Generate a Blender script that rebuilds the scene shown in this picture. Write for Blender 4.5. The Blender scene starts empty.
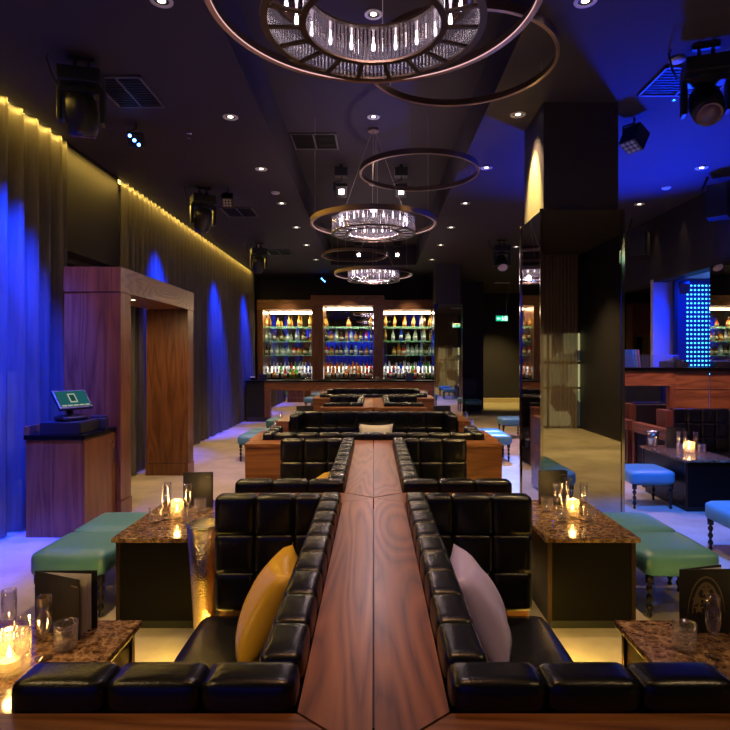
import bpy, bmesh, math, random
from mathutils import Vector, Matrix
random.seed(7)
PI = math.pi
SC = bpy.context.scene
COL = SC.collection

# ------------------------------------------------------------------ camera
cam_d = bpy.data.cameras.new('camera')
cam_d.sensor_width = 36.0
cam_d.lens = 580.0 / 730.0 * 36.0
cam_d.shift_x = -8.5 / 730.0
cam_d.shift_y = -7.0 / 730.0
cam_d.clip_start = 0.05
cam = bpy.data.objects.new('camera', cam_d)
COL.objects.link(cam)
cam.location = (0, 0, 1.7)
cam.rotation_euler = (PI / 2, 0, 0)
SC.camera = cam

# ------------------------------------------------------------------ world, exposure
world = bpy.data.worlds.new('night')
SC.world = world
world.use_nodes = True
world.node_tree.nodes['Background'].inputs[0].default_value = (0.35, 0.25, 1.0, 1)
world.node_tree.nodes['Background'].inputs[1].default_value = 0.006
SC.view_settings.view_transform = 'Standard'
SC.view_settings.look = 'None'
SC.view_settings.exposure = 0.0
SC.view_settings.gamma = 1.0
SC.view_settings.use_curve_mapping = False
SC.cycles.transparent_max_bounces = 24

# ------------------------------------------------------------------ lamps of the room and added fill spots
WARM = (1.0, 0.66, 0.30)
PINK = (1.0, 0.72, 0.78)
BLUE = (0.001, 0.028, 1.0)
VIOLET = (0.28, 0.14, 1.0)
AMBER = (1.0, 0.62, 0.10)

def aim(o, target):
    d = Vector(target) - o.location
    o.rotation_euler = d.to_track_quat('-Z', 'Y').to_euler()

def spot(loc, target, color, power, angle, blend=0.6, radius=0.05, name='spot_lamp'):
    l = bpy.data.lights.new(name, 'SPOT')
    l.color = color; l.energy = power; l.spot_size = math.radians(angle); l.spot_blend = blend
    l.shadow_soft_size = radius
    o = bpy.data.objects.new(name, l); COL.objects.link(o)
    o.location = loc; aim(o, target)
    return o

def area(loc, target, color, power, sx, sy, name='area_lamp', roll=None, spread=180):
    l = bpy.data.lights.new(name, 'AREA')
    l.shape = 'RECTANGLE'; l.size = sx; l.size_y = sy; l.color = color; l.energy = power
    l.spread = math.radians(spread)
    o = bpy.data.objects.new(name, l); COL.objects.link(o)
    o.location = loc
    d = (Vector(target) - Vector(loc)).normalized()
    # local -Z = d, local Y = roll axis
    if roll is not None:
        y = Vector(roll); y = (y - d * y.dot(d)).normalized()
        x = y.cross(-d)
        o.rotation_euler = Matrix((x, y, -d)).transposed().to_euler()
    else:
        aim(o, target)
    return o

def point(loc, color, power, radius, name='point_lamp'):
    l = bpy.data.lights.new(name, 'POINT')
    l.color = color; l.energy = power; l.shadow_soft_size = radius
    o = bpy.data.objects.new(name, l); COL.objects.link(o); o.location = loc
    return o

# ceiling level and plan of the fittings
HC, HT = 4.2, 4.7
DOWN = [(-1.48, 4.05), (-1.48, 6.0), (-1.48, 7.65), (-1.48, 9.35), (-1.47, 11.07), (-1.48, 12.8), (-1.46, 14.7),
        (1.48, 4.05), (1.48, 5.94), (1.48, 7.6), (1.48, 9.35), (1.48, 11.07), (1.48, 12.8), (1.48, 14.7)]
DOWN_R = [(4.3, 7.6), (4.31, 9.4), (3.2, 9.4), (3.2, 11.2), (3.2, 13.0)]
DOWN_T = [(0.0, 5.05), (0.0, 7.2), (0.0, 10.0)]
for (x, y) in DOWN:
    spot((x, y, HC - 0.03), (x * 1.02, y, 0), WARM, 260, 74, 0.55, 0.04, 'downlight_and_fill_lamp')
for (x, y) in DOWN_R:
    spot((x, y, HC - 0.03), (x, y, 0), WARM, 130, 70, 0.6, 0.04, 'downlight_and_fill_lamp')
for (x, y) in DOWN_T:
    spot((x, y, HT - 0.03), (x, y, 0), (1.0, 0.7, 0.5), 60, 60, 0.6, 0.04, 'downlight_and_fill_lamp')
spot((4.9, 10.25, 4.15), (4.96, 10.25, 2.0), WARM, 12, 40, 0.8, 0.02, 'wall_washer_lamp')
spot((4.9, 9.35, 4.15), (4.96, 9.35, 2.0), WARM, 12, 40, 0.8, 0.02, 'wall_washer_lamp')
# spots on the tray: pink white onto the centre planks
spot((-0.5, 9.0, 4.25), (0.0, 3.6, 0.9), (1.0, 0.50, 0.28), 1100, 34, 0.8, 0.05)
spot((0.43, 9.0, 4.25), (0.0, 2.0, 0.9), (1.0, 0.50, 0.28), 1300, 30, 0.8, 0.05)
spot((0.0, 1.4, 4.6), (0.0, 2.2, 0.9), (1.0, 0.50, 0.24), 240, 40, 0.8, 0.08)
spot((-2.2, 0.4, 4.15), (-1.3, 1.9, 0.6), WARM, 110, 50, 0.8, 0.05)
spot((2.2, 0.4, 4.15), (1.3, 1.9, 0.6), WARM, 110, 50, 0.8, 0.05)
# blue washes on the left curtain
for (yy, p, zt) in ((3.6, 6500, 1.6), (4.7, 8500, 1.6), (5.6, 9500, 1.6), (9.4, 6000, 1.9), (12.8, 6500, 1.8), (15.6, 5500, 1.8)):
    spot((-2.8, yy - 0.35, 4.12), (-3.48, yy, zt + 0.35), BLUE, p * 0.62, 46, 1.0, 0.05, 'blue_curtain_lamp')
# violet and blue washes of the moving heads, the last without a head
spot((-2.43, 4.83, 3.5), (-1.7, 6.4, 0), VIOLET, 200, 56, 0.9, 0.08, 'moving_head_and_fill_lamp')
spot((-2.5, 8.5, 3.5), (-1.8, 9.2, 0), VIOLET, 240, 56, 0.9, 0.08, 'moving_head_and_fill_lamp')
spot((-2.5, 12.6, 3.5), (-1.8, 13.4, 0), VIOLET, 240, 56, 0.9, 0.08, 'moving_head_and_fill_lamp')
spot((2.63, 4.64, 3.45), (3.2, 5.8, 0), (0.03, 0.16, 1.0), 1500, 60, 0.9, 0.08, 'moving_head_and_fill_lamp')
spot((2.7, 12.3, 3.4), (2.1, 8.6, 0), (0.08, 0.22, 1.0), 3600, 34, 0.7, 0.08, 'moving_head_and_fill_lamp')
spot((2.7, 12.3, 3.4), (2.8, 11.0, 0), VIOLET, 300, 90, 0.9, 0.08, 'moving_head_and_fill_lamp')
spot((4.3, 7.0, 4.0), (3.0, 7.4, 0), VIOLET, 260, 80, 0.9, 0.08, 'moving_head_and_fill_lamp')  # violet spot over the right aisle, no moving head at this point
# blue uplight added on the booth to colour the ceiling
spot((4.55, 8.75, 1.75), (3.35, 7.4, 4.2), BLUE, 2600, 85, 1.0, 0.22, 'added_uplight_lamp')
# cove strip above the curtain
area((-3.405, 7.4, 4.16), (-3.44, 7.4, 3.2), AMBER, 140, 0.03, 18.0, 'cove_lamp', roll=(0, 1, 0))
# blue alcove
area((5.6, 9.3, 3.0), (5.6, 9.5, 1.0), BLUE, 70, 0.8, 0.8, 'alcove_lamp')
spot((5.0, 9.0, 2.9), (5.2, 10.3, 2.0), BLUE, 120, 80, 1.0, 0.05, 'alcove_lamp')
# under seat glow strips
for sx in (-1, 1):
    area((sx * 0.84, 2.92, 0.16), (sx * 1.0, 2.95, 0.0), (1.0, 0.66, 0.10), 26, 0.04, 0.5, 'plinth_lamp', roll=(0, 1, 0))
# blue washes on the curtain behind the camera
for xx in (-2.9, -1.5, -0.3):
    spot((xx, -1.8, 4.1), (xx, -2.6, 2.3), BLUE, 2600, 60, 1.0, 0.04, 'blue_curtain_lamp')
for sx in (-1, 1):
    spot((sx * 1.48, 2.3, HC - 0.03), (sx * 1.05, 5.1, 0.6), (1.0, 0.6, 0.2), 420, 26, 0.8, 0.04, 'downlight_and_fill_lamp')  # aimed spots without fittings, added to brighten the walnut end boxes
spot((3.5, 6.3, 4.1), (4.1, 8.6, 1.2), (1.0, 0.36, 0.62), 330, 36, 0.8, 0.05, 'moving_head_and_fill_lamp')  # added pink fill on the booth fascia and posts, not a moving head
# glow at the corridor end
spot((4.6, 20.8, 4.1), (4.6, 21.4, 0), (1.0, 0.72, 0.2), 900, 80, 0.8, 0.06, 'corridor_lamp')
spot((1.38, 5.98, 4.16), (1.744, 6.03, 3.16), (1.0, 0.74, 0.14), 3000, 44, 0.8, 0.02, 'downlight_and_fill_lamp')  # extra amber spot added for the yellow scallop on the column shaft
spot((4.5, 6.9, 4.1), (4.75, 8.6, 1.2), (1.0, 0.6, 0.4), 260, 40, 0.8, 0.05, 'booth_fill_lamp')  # unseen fill spot added to lift the solid booth front
spot((-3.0, 4.5, 4.1), (-2.95, 6.3, 1.3), (0.7, 0.3, 1.0), 80, 50, 0.9, 0.05, 'moving_head_and_fill_lamp')  # added violet spot tinting the portal post, no moving head here
# mirror side: warm floor behind the camera
spot((3.9, -0.9, 4.1), (3.9, -1.0, 0), (1.0, 0.72, 0.26), 900, 90, 0.8, 0.06, 'downlight_and_fill_lamp')
spot((4.2, 2.4, 4.1), (4.2, 2.2, 0), (1.0, 0.72, 0.28), 700, 80, 0.8, 0.06, 'downlight_and_fill_lamp')
# back bar
for x0, x1 in ((-3.26, -1.86), (-1.47, -0.03), (0.32, 1.8)):
    area(((x0 + x1) / 2, 17.31, 3.12 if x0 != -1.47 else 3.24), ((x0 + x1) / 2, 17.62, 2.0), (1.0, 0.74, 0.42), 40, x1 - x0, 0.16, 'bar_lamp')
    spot(((x0 + x1) / 2, 16.1, 4.1), ((x0 + x1) / 2, 17.5, 2.2), (1.0, 0.78, 0.55), 160, 45, 0.8, 0.05, 'bar_lamp')

# ------------------------------------------------------------------ materials
MATS = {}

def new_mat(name):
    m = bpy.data.materials.new(name); m.use_nodes = True
    nt = m.node_tree; nt.nodes.clear()
    out = nt.nodes.new('ShaderNodeOutputMaterial')
    return m, nt, out

def N(nt, t, **kw):
    n = nt.nodes.new(t)
    for k, v in kw.items():
        if k.startswith('i_'):
            key = k[2:]
            n.inputs[int(key) if key.isdigit() else key].default_value = v
        else:
            setattr(n, k, v)
    return n

def principled(nt, out, **kw):
    b = nt.nodes.new('ShaderNodeBsdfPrincipled')
    for k, v in kw.items():
        b.inputs[k].default_value = v
    nt.links.new(b.outputs[0], out.inputs[0])
    return b

def ramp(nt, stops):
    r = nt.nodes.new('ShaderNodeValToRGB')
    el = r.color_ramp.elements
    while len(el) < len(stops): el.new(0.5)
    for e, (p, c) in zip(el, stops):
        e.position = p; e.color = (c[0], c[1], c[2], 1)
    return r

def c4(c): return (c[0], c[1], c[2], 1.0)

def plain(name, color, rough=0.5, metal=0.0, bump=0.0, bscale=200.0, spec=0.5, var=0.0):
    if name in MATS: return MATS[name]
    m, nt, out = new_mat(name)
    b = principled(nt, out, **{'Base Color': c4(color), 'Roughness': rough, 'Metallic': metal, 'Specular IOR Level': spec})
    tc = N(nt, 'ShaderNodeTexCoord')
    nz = N(nt, 'ShaderNodeTexNoise', i_Scale=bscale, i_Detail=3.0)
    nt.links.new(tc.outputs['Object'], nz.inputs['Vector'])
    if bump > 0:
        bp = N(nt, 'ShaderNodeBump', i_Strength=bump, i_Distance=0.01)
        nt.links.new(nz.outputs['Fac'], bp.inputs['Height']); nt.links.new(bp.outputs[0], b.inputs['Normal'])
    if var > 0:
        n2 = N(nt, 'ShaderNodeTexNoise', i_Scale=3.0, i_Detail=4.0)
        nt.links.new(tc.outputs['Object'], n2.inputs['Vector'])
        r = ramp(nt, [(0.3, [c * (1 - var) for c in color]), (0.7, [c * (1 + var) for c in color])])
        nt.links.new(n2.outputs['Fac'], r.inputs[0]); nt.links.new(r.outputs[0], b.inputs['Base Color'])
    MATS[name] = m
    return m

def emit(name, color, strength):
    if name in MATS: return MATS[name]
    m, nt, out = new_mat(name)
    e = N(nt, 'ShaderNodeEmission', i_0=c4(color), i_1=strength)
    nt.links.new(e.outputs[0], out.inputs[0])
    MATS[name] = m
    return m

def wood(name, axis, dark, mid, light, rings=15.0, rough=0.34, across=5.0, along=0.5, offset=0.0):
    m, nt, out = new_mat(name)
    b = principled(nt, out, **{'Roughness': rough, 'Specular IOR Level': 0.5, 'Coat Weight': 0.08, 'Coat Roughness': 0.2})
    tc = N(nt, 'ShaderNodeTexCoord')
    s = [across] * 3; s[axis] = along
    mp = N(nt, 'ShaderNodeMapping'); mp.inputs['Scale'].default_value = s
    mp.inputs['Location'].default_value = (offset, offset * 1.7, offset * 0.6)
    nt.links.new(tc.outputs['Object'], mp.inputs['Vector'])
    n1 = N(nt, 'ShaderNodeTexNoise', i_Scale=1.0, i_Detail=1.5, i_Roughness=0.45, i_Distortion=0.25)
    nt.links.new(mp.outputs[0], n1.inputs['Vector'])
    mul = N(nt, 'ShaderNodeMath', operation='MULTIPLY', i_1=rings); nt.links.new(n1.outputs['Fac'], mul.inputs[0])
    fr = N(nt, 'ShaderNodeMath', operation='PINGPONG', i_1=0.5); nt.links.new(mul.outputs[0], fr.inputs[0])
    s2 = [70.0] * 3; s2[axis] = 3.0
    mp2 = N(nt, 'ShaderNodeMapping'); mp2.inputs['Scale'].default_value = s2
    nt.links.new(tc.outputs['Object'], mp2.inputs['Vector'])
    n2 = N(nt, 'ShaderNodeTexNoise', i_Scale=1.0, i_Detail=3.0); nt.links.new(mp2.outputs[0], n2.inputs['Vector'])
    mix = N(nt, 'ShaderNodeMath', operation='MULTIPLY_ADD', i_1=0.55)
    nt.links.new(n2.outputs['Fac'], mix.inputs[0]); nt.links.new(fr.outputs[0], mix.inputs[2])
    r = ramp(nt, [(0.17, dark), (0.36, mid), (0.80, light)])
    nt.links.new(mix.outputs[0], r.inputs[0]); nt.links.new(r.outputs[0], b.inputs['Base Color'])
    bp = N(nt, 'ShaderNodeBump', i_Strength=0.08, i_Distance=0.005)
    nt.links.new(n2.outputs['Fac'], bp.inputs['Height']); nt.links.new(bp.outputs[0], b.inputs['Normal'])
    MATS[name] = m
    return m

WD, WM, WL = (0.075, 0.025, 0.008), (0.16, 0.058, 0.017), (0.25, 0.100, 0.030)
wood_long = wood('walnut_lengthwise', 1, WD, (0.175, 0.062, 0.018), (0.30, 0.115, 0.036))
wood_long2 = wood('walnut_lengthwise_figured', 1, WD, (0.155, 0.053, 0.016), (0.27, 0.098, 0.028), rings=28, offset=3.3, across=3.4, along=0.5)
wood_across = wood('walnut_crosswise', 0, WD, WM, WL)
wood_panel = wood('walnut_panel', 0, WD, WM, WL, rings=6, across=5.0, along=0.5)
wood_up = wood('walnut_upright', 2, (0.07, 0.023, 0.009), (0.13, 0.046, 0.016), (0.195, 0.075, 0.026), rings=6, across=7.0, along=0.6)

leather = plain('black_leather', (0.004, 0.004, 0.005), 0.27, bump=0.10, bscale=160, spec=0.42)
teal = plain('teal_leather', (0.085, 0.24, 0.29), 0.36, bump=0.08, bscale=160, spec=0.5)
lacquer = plain('black_lacquer', (0.003, 0.0025, 0.0025), 0.28, spec=0.12)
dark_wood = plain('dark_turned_wood', (0.012, 0.007, 0.006), 0.28)
black = plain('matt_black', (0.008, 0.008, 0.009), 0.5)
plastic = plain('black_plastic', (0.012, 0.012, 0.014), 0.35)
bronze = plain('bronze_metal', (0.20, 0.13, 0.085), 0.32, metal=1.0)
bronze_dark = plain('dark_bronze_metal', (0.065, 0.042, 0.03), 0.35, metal=1.0)
ring_metal = plain('rose_bronze_metal', (0.36, 0.24, 0.21), 0.3, metal=1.0)
steel = plain('steel', (0.6, 0.6, 0.6), 0.25, metal=1.0)
cable_mat = plain('cable', (0.5, 0.45, 0.42), 0.4)
paper = plain('paper', (0.62, 0.58, 0.5), 0.7)
cover = plain('black_cover', (0.008, 0.008, 0.008), 0.45)
gold_ink = plain('gold_ink', (0.17, 0.12, 0.05), 0.5)
ceil_mat = plain('ceiling_paint', (0.042, 0.034, 0.042), 0.75, spec=0.2)
wall_mat = plain('wall_paint', (0.022, 0.019, 0.026), 0.6, spec=0.25)
column_mat = plain('column_paint', (0.028, 0.022, 0.034), 0.55)
mirror = plain('mirror', (0.80, 0.78, 0.76), 0.015, metal=1.0)
smoked = plain('smoked_mirror', (0.55, 0.53, 0.5), 0.02, metal=1.0)
white_plastic = plain('white_plastic', (0.6, 0.58, 0.56), 0.4)
wax = plain('candle_wax', (0.75, 0.62, 0.4), 0.5)
gold_satin = plain('gold_satin', (0.55, 0.34, 0.03), 0.3, bump=0.1, bscale=30)
lilac_satin = plain('lilac_satin', (0.42, 0.38, 0.72), 0.36, bump=0.1, bscale=30)
silver_satin = plain('silver_satin', (0.5, 0.46, 0.42), 0.42, bump=0.3, bscale=40)

def hammered(name, color):
    m, nt, out = new_mat(name)
    b = principled(nt, out, **{'Base Color': c4(color), 'Metallic': 1.0, 'Roughness': 0.18})
    tc = N(nt, 'ShaderNodeTexCoord')
    v = N(nt, 'ShaderNodeTexVoronoi', i_Scale=120.0); nt.links.new(tc.outputs['Object'], v.inputs['Vector'])
    bp = N(nt, 'ShaderNodeBump', i_Strength=0.55, i_Distance=0.004)
    nt.links.new(v.outputs['Distance'], bp.inputs['Height']); nt.links.new(bp.outputs[0], b.inputs['Normal'])
    MATS[name] = m
    return m
hammer = hammered('hammered_brass', (0.72, 0.56, 0.3))

def marble():
    m, nt, out = new_mat('brown_marble')
    b = principled(nt, out, **{'Roughness': 0.12, 'Specular IOR Level': 0.5})
    tc = N(nt, 'ShaderNodeTexCoord')
    n0 = N(nt, 'ShaderNodeTexNoise', i_Scale=9.0, i_Detail=4.0); nt.links.new(tc.outputs['Object'], n0.inputs['Vector'])
    mv = N(nt, 'ShaderNodeMixRGB', i_0=0.12); nt.links.new(tc.outputs['Object'], mv.inputs[1]); nt.links.new(n0.outputs['Color'], mv.inputs[2])
    v = N(nt, 'ShaderNodeTexVoronoi', feature='DISTANCE_TO_EDGE', i_Scale=22.0); nt.links.new(mv.outputs[0], v.inputs['Vector'])
    r1 = ramp(nt, [(0.0, (0.42, 0.30, 0.17)), (0.05, (0.17, 0.095, 0.045)), (0.16, (0.055, 0.026, 0.013))])
    nt.links.new(v.outputs['Distance'], r1.inputs[0])
    n1 = N(nt, 'ShaderNodeTexNoise', i_Scale=26.0, i_Detail=6.0, i_Roughness=0.7); nt.links.new(tc.outputs['Object'], n1.inputs['Vector'])
    r2 = ramp(nt, [(0.38, (0.04, 0.018, 0.009)), (0.5, (0.16, 0.085, 0.04)), (0.66, (0.40, 0.27, 0.15))])
    nt.links.new(n1.outputs['Fac'], r2.inputs[0])
    mx = N(nt, 'ShaderNodeMixRGB', i_0=0.6); nt.links.new(r1.outputs[0], mx.inputs[1]); nt.links.new(r2.outputs[0], mx.inputs[2])
    nt.links.new(mx.outputs[0], b.inputs['Base Color'])
    MATS['marble'] = m
    return m
marble_mat = marble()

def floor_material():
    m, nt, out = new_mat('stone_floor')
    b = principled(nt, out, **{'Roughness': 0.42, 'Specular IOR Level': 0.35})
    tc = N(nt, 'ShaderNodeTexCoord')
    n1 = N(nt, 'ShaderNodeTexNoise', i_Scale=2.2, i_Detail=8.0, i_Roughness=0.65); nt.links.new(tc.outputs['Object'], n1.inputs['Vector'])
    r = ramp(nt, [(0.3, (0.30, 0.25, 0.19)), (0.7, (0.48, 0.41, 0.32))]); nt.links.new(n1.outputs['Fac'], r.inputs[0])
    br = N(nt, 'ShaderNodeTexBrick', i_Scale=1.0); br.offset = 0.0
    br.inputs['Color1'].default_value = (1, 1, 1, 1); br.inputs['Color2'].default_value = (0.9, 0.9, 0.9, 1); br.inputs['Mortar'].default_value = (0.6, 0.6, 0.6, 1)
    br.inputs['Mortar Size'].default_value = 0.003; br.inputs['Brick Width'].default_value = 0.9; br.inputs['Row Height'].default_value = 0.9
    nt.links.new(tc.outputs['Object'], br.inputs['Vector'])
    mx = N(nt, 'ShaderNodeMixRGB', blend_type='MULTIPLY', i_0=0.5); nt.links.new(r.outputs[0], mx.inputs[1]); nt.links.new(br.outputs['Color'], mx.inputs[2])
    nt.links.new(mx.outputs[0], b.inputs['Base Color'])
    n2 = N(nt, 'ShaderNodeTexNoise', i_Scale=60.0, i_Detail=4.0); nt.links.new(tc.outputs['Object'], n2.inputs['Vector'])
    bp = N(nt, 'ShaderNodeBump', i_Strength=0.1, i_Distance=0.005); nt.links.new(n2.outputs['Fac'], bp.inputs['Height']); nt.links.new(bp.outputs[0], b.inputs['Normal'])
    return m
floor_mat = floor_material()

def glassy(name, tint=(1, 1, 1), refl=1.0, haze=0.0, hazecol=(1, 1, 1), bump=0.0, bscale=60.0, rough=0.03):
    """thin clear glass: tinted transparency with a fresnel reflection"""
    m, nt, out = new_mat(name)
    tr = N(nt, 'ShaderNodeBsdfTransparent', i_0=c4(tint))
    gl = N(nt, 'ShaderNodeBsdfGlossy', i_0=(1, 1, 1, 1), i_1=rough)
    lw = N(nt, 'ShaderNodeLayerWeight', i_0=0.5)
    pw = N(nt, 'ShaderNodeMath', operation='POWER', i_1=3.0); nt.links.new(lw.outputs['Facing'], pw.inputs[0])
    mu = N(nt, 'ShaderNodeMath', operation='MULTIPLY_ADD', i_1=0.42 * refl, i_2=0.045 * refl); mu.use_clamp = True
    nt.links.new(pw.outputs[0], mu.inputs[0])
    mix = N(nt, 'ShaderNodeMixShader'); nt.links.new(mu.outputs[0], mix.inputs[0]); nt.links.new(tr.outputs[0], mix.inputs[1]); nt.links.new(gl.outputs[0], mix.inputs[2])
    last = mix
    if haze > 0:
        df = N(nt, 'ShaderNodeBsdfTranslucent', i_0=c4(hazecol)); d2 = N(nt, 'ShaderNodeBsdfDiffuse', i_0=c4(hazecol))
        md = N(nt, 'ShaderNodeMixShader', i_0=0.5); nt.links.new(df.outputs[0], md.inputs[1]); nt.links.new(d2.outputs[0], md.inputs[2])
        m2 = N(nt, 'ShaderNodeMixShader', i_0=haze); nt.links.new(mix.outputs[0], m2.inputs[1]); nt.links.new(md.outputs[0], m2.inputs[2])
        last = m2
    if bump > 0:
        tc = N(nt, 'ShaderNodeTexCoord')
        v = N(nt, 'ShaderNodeTexVoronoi', i_Scale=bscale); nt.links.new(tc.outputs['Object'], v.inputs['Vector'])
        bp = N(nt, 'ShaderNodeBump', i_Strength=bump, i_Distance=0.004); nt.links.new(v.outputs['Distance'], bp.inputs['Height'])
        nt.links.new(bp.outputs[0], gl.inputs['Normal']); nt.links.new(bp.outputs[0], lw.inputs['Normal'])
    nt.links.new(last.outputs[0], out.inputs[0])
    MATS[name] = m
    return m
glass = glassy('clear_glass', (0.96, 0.96, 0.98), 2.2)
cut_glass = glassy('cut_glass', (0.95, 0.95, 0.96), 1.5, 0.02, bump=1.0, bscale=90)
ribbed_glass = glassy('ribbed_glass', (0.95, 0.93, 0.88), 1.5, 0.14, (1, 0.85, 0.55))
crystal = glassy('crystal', (0.74, 0.72, 0.78), 4.0, 0.035, (0.9, 0.85, 0.95), rough=0.08)
shelf_glass = glassy('shelf_glass', (0.75, 0.92, 0.85), 1.6, 0.25, (0.5, 0.85, 0.7))
perspex = glassy('perspex', (0.85, 0.9, 1.0), 1.2, 0.03, (0.6, 0.7, 1.0))

def curtain_material(name, col, trans):
    m, nt, out = new_mat(name)
    tc = N(nt, 'ShaderNodeTexCoord')
    mp = N(nt, 'ShaderNodeMapping'); mp.inputs['Scale'].default_value = (30, 30, 2.0); nt.links.new(tc.outputs['Object'], mp.inputs['Vector'])
    nz = N(nt, 'ShaderNodeTexNoise', i_Scale=1.0, i_Detail=3.0); nt.links.new(mp.outputs[0], nz.inputs['Vector'])
    r = ramp(nt, [(0.3, [c * 0.75 for c in col]), (0.7, [c * 1.2 for c in col])]); nt.links.new(nz.outputs['Fac'], r.inputs[0])
    d = N(nt, 'ShaderNodeBsdfDiffuse'); t = N(nt, 'ShaderNodeBsdfTranslucent'); tr = N(nt, 'ShaderNodeBsdfTransparent')
    g = N(nt, 'ShaderNodeBsdfGlossy', i_0=(0.9, 0.9, 0.9, 1), i_1=0.38)
    nt.links.new(r.outputs[0], d.inputs[0]); nt.links.new(r.outputs[0], t.inputs[0])
    m1 = N(nt, 'ShaderNodeMixShader', i_0=0.12); nt.links.new(d.outputs[0], m1.inputs[1]); nt.links.new(t.outputs[0], m1.inputs[2])
    m3 = N(nt, 'ShaderNodeMixShader', i_0=0.06); nt.links.new(m1.outputs[0], m3.inputs[1]); nt.links.new(g.outputs[0], m3.inputs[2])
    m2 = N(nt, 'ShaderNodeMixShader', i_0=trans); nt.links.new(m3.outputs[0], m2.inputs[1]); nt.links.new(tr.outputs[0], m2.inputs[2])
    nt.links.new(m2.outputs[0], out.inputs[0])
    return m
curtain_mat = curtain_material('sheer_taupe', (0.095, 0.083, 0.072), 0.12)
curtain_dark = curtain_material('sheer_brown', (0.20, 0.14, 0.10), 0.13)

def night_window(name, col, s):
    m, nt, out = new_mat(name)
    tc = N(nt, 'ShaderNodeTexCoord')
    mp = N(nt, 'ShaderNodeMapping'); mp.inputs['Scale'].default_value = (2.2, 2.2, 1.4); nt.links.new(tc.outputs['Object'], mp.inputs['Vector'])
    v = N(nt, 'ShaderNodeTexVoronoi', distance='CHEBYCHEV', i_Scale=1.0); nt.links.new(mp.outputs[0], v.inputs['Vector'])
    r = ramp(nt, [(0.25, (0.04, 0.05, 0.05)), (0.6, col), (0.95, (1.0, 0.85, 0.4))])
    sx = N(nt, 'ShaderNodeSeparateXYZ'); nt.links.new(v.outputs['Color'], sx.inputs[0]); nt.links.new(sx.outputs[0], r.inputs[0])
    e = N(nt, 'ShaderNodeEmission', i_1=s); nt.links.new(r.outputs[0], e.inputs[0]); nt.links.new(e.outputs[0], out.inputs[0])
    return m
window_lit = night_window('lit_street_window', (0.25, 0.32, 0.2), 0.16)
window_lit2 = night_window('lit_room_window', (0.40, 0.45, 0.22), 1.2)

led_warm = emit('cove_led', (1.0, 0.7, 0.16), 5.0)
lamp_white = emit('lamp_white', (1.0, 0.86, 0.66), 5.0)
lamp_pink = emit('lamp_pink', (1.0, 0.74, 0.78), 18.0)
bulb_mat = emit('bulb', (1.0, 0.84, 0.88), 6.0)
blue_led = emit('blue_led', (0.05, 0.2, 1.0), 30.0)
cyan_led = emit('cyan_led', (0.06, 0.55, 1.0), 5.0)
flame_mat = emit('flame', (1.0, 0.62, 0.2), 26.0)
back_light = emit('bar_light_box', (1.0, 0.93, 0.84), 1.7)
exit_green = emit('exit_green', (0.0, 0.5, 0.22), 1.6)
exit_white = emit('exit_white', (0.75, 1.0, 0.85), 2.2)
screen_teal = emit('screen_teal', (0.03, 0.20, 0.22), 0.45)
screen_white = emit('screen_white', (0.7, 0.8, 0.6), 0.5)
screen_dark = emit('screen_dark', (0.01, 0.05, 0.05), 1.0)
sconce_mat = emit('sconce_glow', (1.0, 0.55, 0.5), 2.2)

# ------------------------------------------------------------------ geometry helpers
def finish(name, bm, mats, parent=None, loc=(0, 0, 0), rot=(0, 0, 0), smooth=False):
    me = bpy.data.meshes.new(name)
    bmesh.ops.recalc_face_normals(bm, faces=bm.faces)
    bm.to_mesh(me); bm.free()
    if not isinstance(mats, (list, tuple)): mats = [mats]
    for mm in mats: me.materials.append(mm)
    if smooth:
        for p in me.polygons: p.use_smooth = True
    o = bpy.data.objects.new(name, me)
    COL.objects.link(o)
    o.location = loc; o.rotation_euler = rot
    if parent is not None: o.parent = parent
    return o

def empty(name, loc=(0, 0, 0), rz=0.0):
    o = bpy.data.objects.new(name, None); COL.objects.link(o)
    o.location = loc; o.rotation_euler = (0, 0, rz); o.empty_display_size = 0.1
    return o

def tag(o, label, cat, group=None):
    o['label'] = label; o['category'] = cat
    if group: o['group'] = group
    return o

def struct(o):
    o['kind'] = 'structure'
    return o

def instance(src, name, parent, loc, rot=(0, 0, 0), scale=(1, 1, 1)):
    o = bpy.data.objects.new(name, src if isinstance(src, bpy.types.Mesh) else src.data)
    COL.objects.link(o); o.location = loc; o.rotation_euler = rot; o.scale = scale
    if parent is not None: o.parent = parent
    return o

def copy_tree(o, loc, rz=None, label=None, parent=None):
    c = o.copy(); COL.objects.link(c)
    if parent is not None: c.parent = parent
    else:
        c.location = loc
        if rz is not None: c.rotation_euler = (0, 0, rz)
    if label: c['label'] = label
    for ch in list(o.children): copy_tree(ch, None, parent=c)
    return c

def box(bm, x0, x1, y0, y1, z0, z1, mi=0, bev=0.0):
    vs = [bm.verts.new((x, y, z)) for z in (z0, z1) for y in (y0, y1) for x in (x0, x1)]
    F = [(0, 2, 3, 1), (4, 5, 7, 6), (0, 1, 5, 4), (2, 6, 7, 3), (0, 4, 6, 2), (1, 3, 7, 5)]
    fs = []
    for f in F:
        fc = bm.faces.new([vs[i] for i in f]); fc.material_index = mi; fs.append(fc)
    if bev > 0:
        es = list({e for f in fs for e in f.edges})
        r = bmesh.ops.bevel(bm, geom=es, offset=bev, segments=2, affect='EDGES', profile=0.6)
        for f in r['faces']: f.material_index = mi
    return bm

def B(*a, **k):
    bm = bmesh.new(); return box(bm, *a, **k)

def prism(bm, pts, z0, z1, mi=0):
    lo = [bm.verts.new((p[0], p[1], z0)) for p in pts]; hi = [bm.verts.new((p[0], p[1], z1)) for p in pts]
    n = len(pts)
    for f in [bm.faces.new(hi), bm.faces.new(lo[::-1])]: f.material_index = mi
    for i in range(n):
        f = bm.faces.new((lo[i], lo[(i + 1) % n], hi[(i + 1) % n], hi[i])); f.material_index = mi
    return bm

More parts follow.
